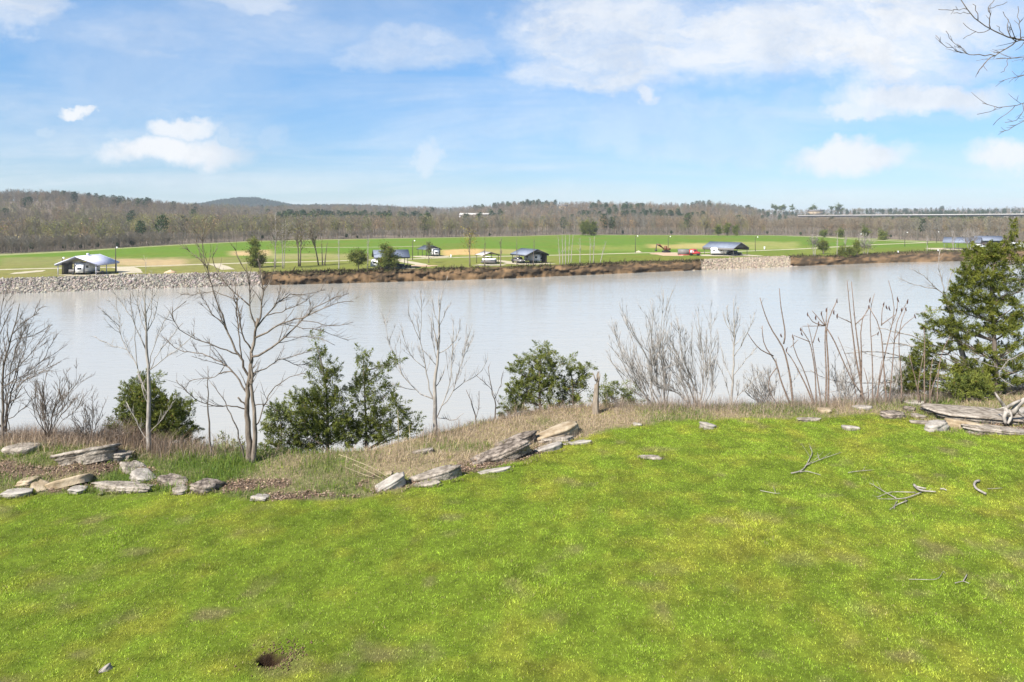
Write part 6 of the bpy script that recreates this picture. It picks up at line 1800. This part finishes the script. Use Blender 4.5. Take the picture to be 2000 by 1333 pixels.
# ------------------------------------------------------------------ the wood: tree kinds spread by geometry nodes, one mass
def proto_bare(name, m, seed, leaf=None, h=14.0, w=4.0, nl=0, mleaf=None):
    r = np.random.default_rng(seed); mb = MB()
    Pt = resample(np.array([(0, 0, -.8), (r.normal(0, .15), r.normal(0, .15), h * .35), (r.normal(0, .4), r.normal(0, .4), h * .7), (r.normal(0, .6), r.normal(0, .6), h)]), 6)
    R = np.linspace(.17, .03, 6); mb.tube(Pt, R, 4)
    for _ in range(9):
        t = r.uniform(.28, .9); f = t * 5; i = min(int(f), 4); p = Pt[i] + (Pt[i + 1] - Pt[i]) * (f - i)
        a = r.uniform(0, 6.28); l = w * (1.15 - t) * r.uniform(.8, 1.3) + 1
        d = np.array((math.cos(a), math.sin(a), r.uniform(.7, 1.5))); d /= np.linalg.norm(d)
        q = np.array([p, p + d * l * .5, p + d * l + np.array((0, 0, l * .25))]); mb.tube(q, [.085, .05, .02], 3)
        k = 26
        tt = r.uniform(.25, 1.0, k)[:, None]; b = q[0] + (q[2] - q[0]) * tt
        e = r.normal(size=(k, 3)) * .55 + d * .6 + np.array((0, 0, .55)); e /= np.linalg.norm(e, axis=1, keepdims=True)
        L = r.uniform(.7, 2.0, k)[:, None]; s = np.cross(e, r.normal(size=(k, 3))); s /= np.linalg.norm(s, axis=1, keepdims=True)
        V = np.stack([b - s * .035, b + s * .035, b + e * L], 1).reshape(-1, 3)
        mb.add(V, None, np.arange(k * 3).reshape(k, 3))
    fs = []
    ob = mb.build(name, m)
    if nl:
        q = np.array((0, 0, h * .68)) + r.normal(size=(nl, 3)) * np.array((w * .36, w * .36, h * .17))
        V = np.stack([q, q + r.normal(size=(nl, 3)) * .3, q + r.normal(size=(nl, 3)) * .3], 1).reshape(-1, 3)
        me = ob.data
        off = len(me.vertices)
        V0 = np.concatenate([np.array([v.co for v in me.vertices]), V])
        faces4 = [list(p.vertices) for p in me.polygons]
        me2 = bpy.data.meshes.new(name); me2.from_pydata([tuple(v) for v in V0], [], faces4 + [(off + 3 * i, off + 3 * i + 1, off + 3 * i + 2) for i in range(nl)])
        me2.materials.append(m); me2.materials.append(mleaf)
        idx = np.zeros(len(me2.polygons), np.int32); idx[len(faces4):] = 1
        me2.polygons.foreach_set('material_index', idx)
        ob.data = me2
    COL.objects.unlink(ob)
    return ob


def proto_pine(name, seed, h=16.0, w=3.2, m=None):
    r = np.random.default_rng(seed); mb = MB()
    mb.tube(np.array([(0, 0, -.8), (0, 0, h * .5), (0, 0, h)]), [.2, .14, .03], 4)
    k = 520
    z = h * (.36 + .64 * r.random(k)); rad = w * np.sqrt(np.maximum(0, 1 - ((z / h - .66) / .36) ** 2)) * r.random(k) ** .5 + .15
    a = r.uniform(0, 6.28, k)
    q = np.stack([np.cos(a) * rad, np.sin(a) * rad, z], -1)
    e = r.normal(size=(k, 3)) * .55; f = r.normal(size=(k, 3)) * .55
    mb.add(np.stack([q, q + e, q + f], 1).reshape(-1, 3), None, np.arange(k * 3).reshape(k, 3))
    ob = mb.build(name, m); COL.objects.unlink(ob); return ob


M_f1 = mat('wood_grey', rand=[(0, (.125, .115, .092)), (1, (.21, .195, .155)), (.5, (.165, .148, .115)), (.75, (.148, .138, .118))], rough=.95, spec=.05)
M_f2 = mat('wood_brown', rand=[(0, (.135, .112, .08)), (1, (.215, .172, .118)), (.5, (.165, .137, .10))], rough=.95, spec=.05)
M_f3 = mat('wood_bud', rand=[(0, (.15, .16, .05)), (1, (.25, .21, .08)), (.5, (.19, .19, .075))], rough=.95, spec=.05, transl=.2)
M_f4 = mat('wood_pine', rand=[(0, (.028, .05, .022)), (1, (.06, .085, .03)), (.5, (.04, .065, .028))], rough=.9, spec=.05, transl=.1)
M_f5 = mat('wood_redbud', rand=[(0, (.22, .14, .085)), (1, (.30, .20, .10))], rough=.95, spec=.05, transl=.2)
M_trunk = mat('wood_trunk', rand=[(0, (.20, .175, .155)), (1, (.32, .29, .26))], rough=.95, spec=.05)


def build_forest():
    c1 = bpy.data.collections.new('wood_kinds')
    for k, ob in enumerate([proto_bare('a_bare', M_f1, 1), proto_bare('b_bare', M_f1, 2, w=5), proto_bare('c_bare', M_f2, 3, w=4.5), proto_bare('d_bare', M_f2, 4, w=3.6),
                            proto_bare('e_bud', M_f1, 5, nl=260, mleaf=M_f3, w=4.5), proto_bare('f_bud', M_f2, 6, nl=420, mleaf=M_f3, w=4.8), proto_bare('g_red', M_f2, 7, nl=260, mleaf=M_f5, w=4.5),
                            proto_pine('h_pine', 8, m=M_f4), proto_pine('i_cedar', 9, h=9, w=2.6, m=M_f4)]):
        c1.objects.link(ob)
    r = np.random.default_rng(21)
    pts = []
    def lay(n, ymin, ymax, fn):
        y = np.sqrt(r.uniform(ymin ** 2, ymax ** 2, n)); px = r.uniform(-170, 2170, n)
        pts.append(fn(px, y))
    allp, alls, alli = [], [], []

    def add(px, y, sc_, idx):
        allp.append(np.stack([(px - 1000) / F * y, y, zfar(px, y) - .2], -1)); alls.append(sc_); alli.append(idx)

    def kinds(px, y, n):
        x = (px - 1000) / F * y
        g = fbm(x * .008 + 3, y * .008, 3); b = fbm(x * .012 + 30, y * .012 + 7, 3)
        py = HOR - (zfar(px, y) + 10 - H) / y * F
        u = r.random(n)
        k = np.where(b > .52, r.integers(0, 2, n), r.integers(2, 4, n))
        bud = u < np.clip((g - .42) * 1.9, 0.04, .6) * np.where(px < 700, 1.4, .55) * np.where(y < 700, 1, .4)
        k = np.where(bud, r.integers(4, 6, n), k)
        red = (u > .95) | ((u > .86) & (px > 900) & (px < 1500)); k = np.where(red, 6, k)
        pn = fbm(x * .006 + 70, y * .004 + 20, 3)
        pine = (pn > .68) & (y > 620) & (r.random(n) < .3)
        pine |= (px > 540) & (px < 825) & (y > 640) & (y < 900) & (fbm(x * .02 + 5, y * .02, 2) > .47) & (r.random(n) < .6)
        pine |= (y > 2200) & (px < 560) & (px > 380)
        pine |= (px > 120) & (px < 300) & (y > 800) & (r.random(n) < .10)
        pine |= (r.random(n) < .008)
        k = np.where(pine, 7, k)
        return k

    # belt along the field and behind it
    for (n, a, b_, s0, s1) in ((6600, 240, 620, .75, 1.15), (11400, 560, 1050, .75, 1.15), (12000, 1000, 1750, .85, 1.25), (6600, 1750, 3000, 1.0, 1.5)):
        y = np.sqrt(r.uniform(a ** 2, b_ ** 2, n)); px = r.uniform(-480, 2480, n)
        keep = y > yfield(px) + 3 + np.where(px < 450, 14, 0) * r.random(n)
        gap = (px > -30) & (px < 262) & (y > 425) & (y < 560)
        keep &= ~(gap & (r.random(n) < .93))
        keep &= ~((px < 262) & (y < 330) & (r.random(n) < .55))
        px, y = px[keep], y[keep]; n = len(px)
        sc_ = r.uniform(s0, s1, n) * np.where(px > 1480, .80, 1.0) * np.where((y < 420), .85, 1)
        # keep the deck of the bridge clear
        br = (px > 1540) & (y < 1130); sc_ = np.where(br, r.uniform(.72, 1.03, n), sc_)
        add(px, y, sc_, kinds(px, y, n))
    # the far blue hill
    n = 6000; px = r.uniform(280, 860, n); y = r.uniform(2350, 2950, n)
    add(px, y, r.uniform(1.0, 1.4, n), np.where(r.random(n) < .85, 7, 0))
    # undergrowth along the field edge
    n = 3300; px = r.uniform(-480, 2480, n); y = yfield(px) + r.uniform(0, 22, n)
    add(px, y, r.uniform(.22, .45, n), np.where(r.random(n) < .012, 8, r.integers(0, 4, n)))
    n = 2200; px = r.uniform(-480, 330, n); y = yfield(px) + r.uniform(4, 45, n)
    add(px, y, r.uniform(.25, .5, n), np.where(r.random(n) < .012, 8, r.integers(0, 4, n)))
    Pn = np.concatenate(allp); S = np.concatenate(alls); I = np.concatenate(alli).astype(np.int32)
    me = bpy.data.meshes.new('wood'); me.vertices.add(len(Pn)); me.vertices.foreach_set('co', Pn.astype(np.float32).ravel())
    at = me.attributes.new('size', 'FLOAT', 'POINT'); at.data.foreach_set('value', S.astype(np.float32))
    at = me.attributes.new('sort', 'INT', 'POINT'); at.data.foreach_set('value', I)
    at = me.attributes.new('turn', 'FLOAT', 'POINT'); at.data.foreach_set('value', r.uniform(0, 6.28, len(Pn)).astype(np.float32))
    ob = bpy.data.objects.new('wood', me); COL.objects.link(ob)
    tag(ob, 'bare grey brown woodland covering the far plain and the hills', kind='stuff')
    ng = bpy.data.node_groups.new('spread_trees', 'GeometryNodeTree')
    ng.interface.new_socket('Geometry', in_out='INPUT', socket_type='NodeSocketGeometry')
    ng.interface.new_socket('Geometry', in_out='OUTPUT', socket_type='NodeSocketGeometry')
    N, L = ng.nodes.new, ng.links.new
    gi, go = N('NodeGroupInput'), N('NodeGroupOutput')
    ci = N('GeometryNodeCollectionInfo'); ci.inputs['Collection'].default_value = c1
    ci.inputs['Separate Children'].default_value = True; ci.inputs['Reset Children'].default_value = True
    ip = N('GeometryNodeInstanceOnPoints'); ip.inputs['Pick Instance'].default_value = True
    def na(name, typ):
        n_ = N('GeometryNodeInputNamedAttribute'); n_.data_type = typ; n_.inputs['Name'].default_value = name; return n_.outputs['Attribute']
    cx = N('ShaderNodeCombineXYZ'); L(na('turn', 'FLOAT'), cx.inputs[2])
    L(gi.outputs[0], ip.inputs['Points']); L(ci.outputs[0], ip.inputs['Instance']); L(na('sort', 'INT'), ip.inputs['Instance Index'])
    L(cx.outputs[0], ip.inputs['Rotation']); L(na('size', 'FLOAT'), ip.inputs['Scale'])
    L(ip.outputs[0], go.inputs[0])
    md = ob.modifiers.new('spread', 'NODES'); md.node_group = ng
    print('trees in the wood:', len(Pn))


build_forest()


def burrow_soil():
    r = np.random.default_rng(9); n = 260
    a = r.normal(.3, 1.0, n); d = .15 + np.abs(r.normal(0, .13, n))
    x, y = HOLE[0] + np.cos(a) * d * 1.25, HOLE[1] + np.sin(a) * d
    z = gh(x, y) + .008
    tet = np.array([(1, 0, -.4), (-.5, .87, -.4), (-.5, -.87, -.4), (0, 0, 1)])
    V = tet[None] * r.uniform(.6, 1.4, (n, 4, 1)) * r.uniform(.006, .02, (n, 1, 1)) + np.stack([x, y, z], -1)[:, None]
    Fc = np.array([(0, 1, 2), (0, 3, 1), (1, 3, 2), (2, 3, 0)])[None] + (np.arange(n) * 4)[:, None, None]
    c = np.array((.11, .072, .045)) * r.uniform(.5, 1.5, (n, 1))
    tag(build_np('loose_soil', V.reshape(-1, 3), Fc.reshape(-1, 3), M_leaf, None, np.repeat(c, 4, 0)), 'loose brown soil thrown out around the burrow in the lawn', kind='stuff')


burrow_soil()

# ------------------------------------------------------------------ air
def haze():
    m = bpy.data.materials.new('haze_air'); m.use_nodes = True
    nt = m.node_tree; nt.nodes.clear()
    v = nt.nodes.new('ShaderNodeVolumePrincipled'); v.inputs['Density'].default_value = 0.00012
    v.inputs['Color'].default_value = (.80, .88, 1.0, 1); v.inputs['Anisotropy'].default_value = .1
    o = nt.nodes.new('ShaderNodeOutputMaterial'); nt.links.new(v.outputs[0], o.inputs['Volume'])
    mb = MB(); mb.box((0, 3400, 42), (15000, 7400, 130))
    tag(mb.build('haze', m), 'thin blue haze over the far hills', kind='stuff')


haze()
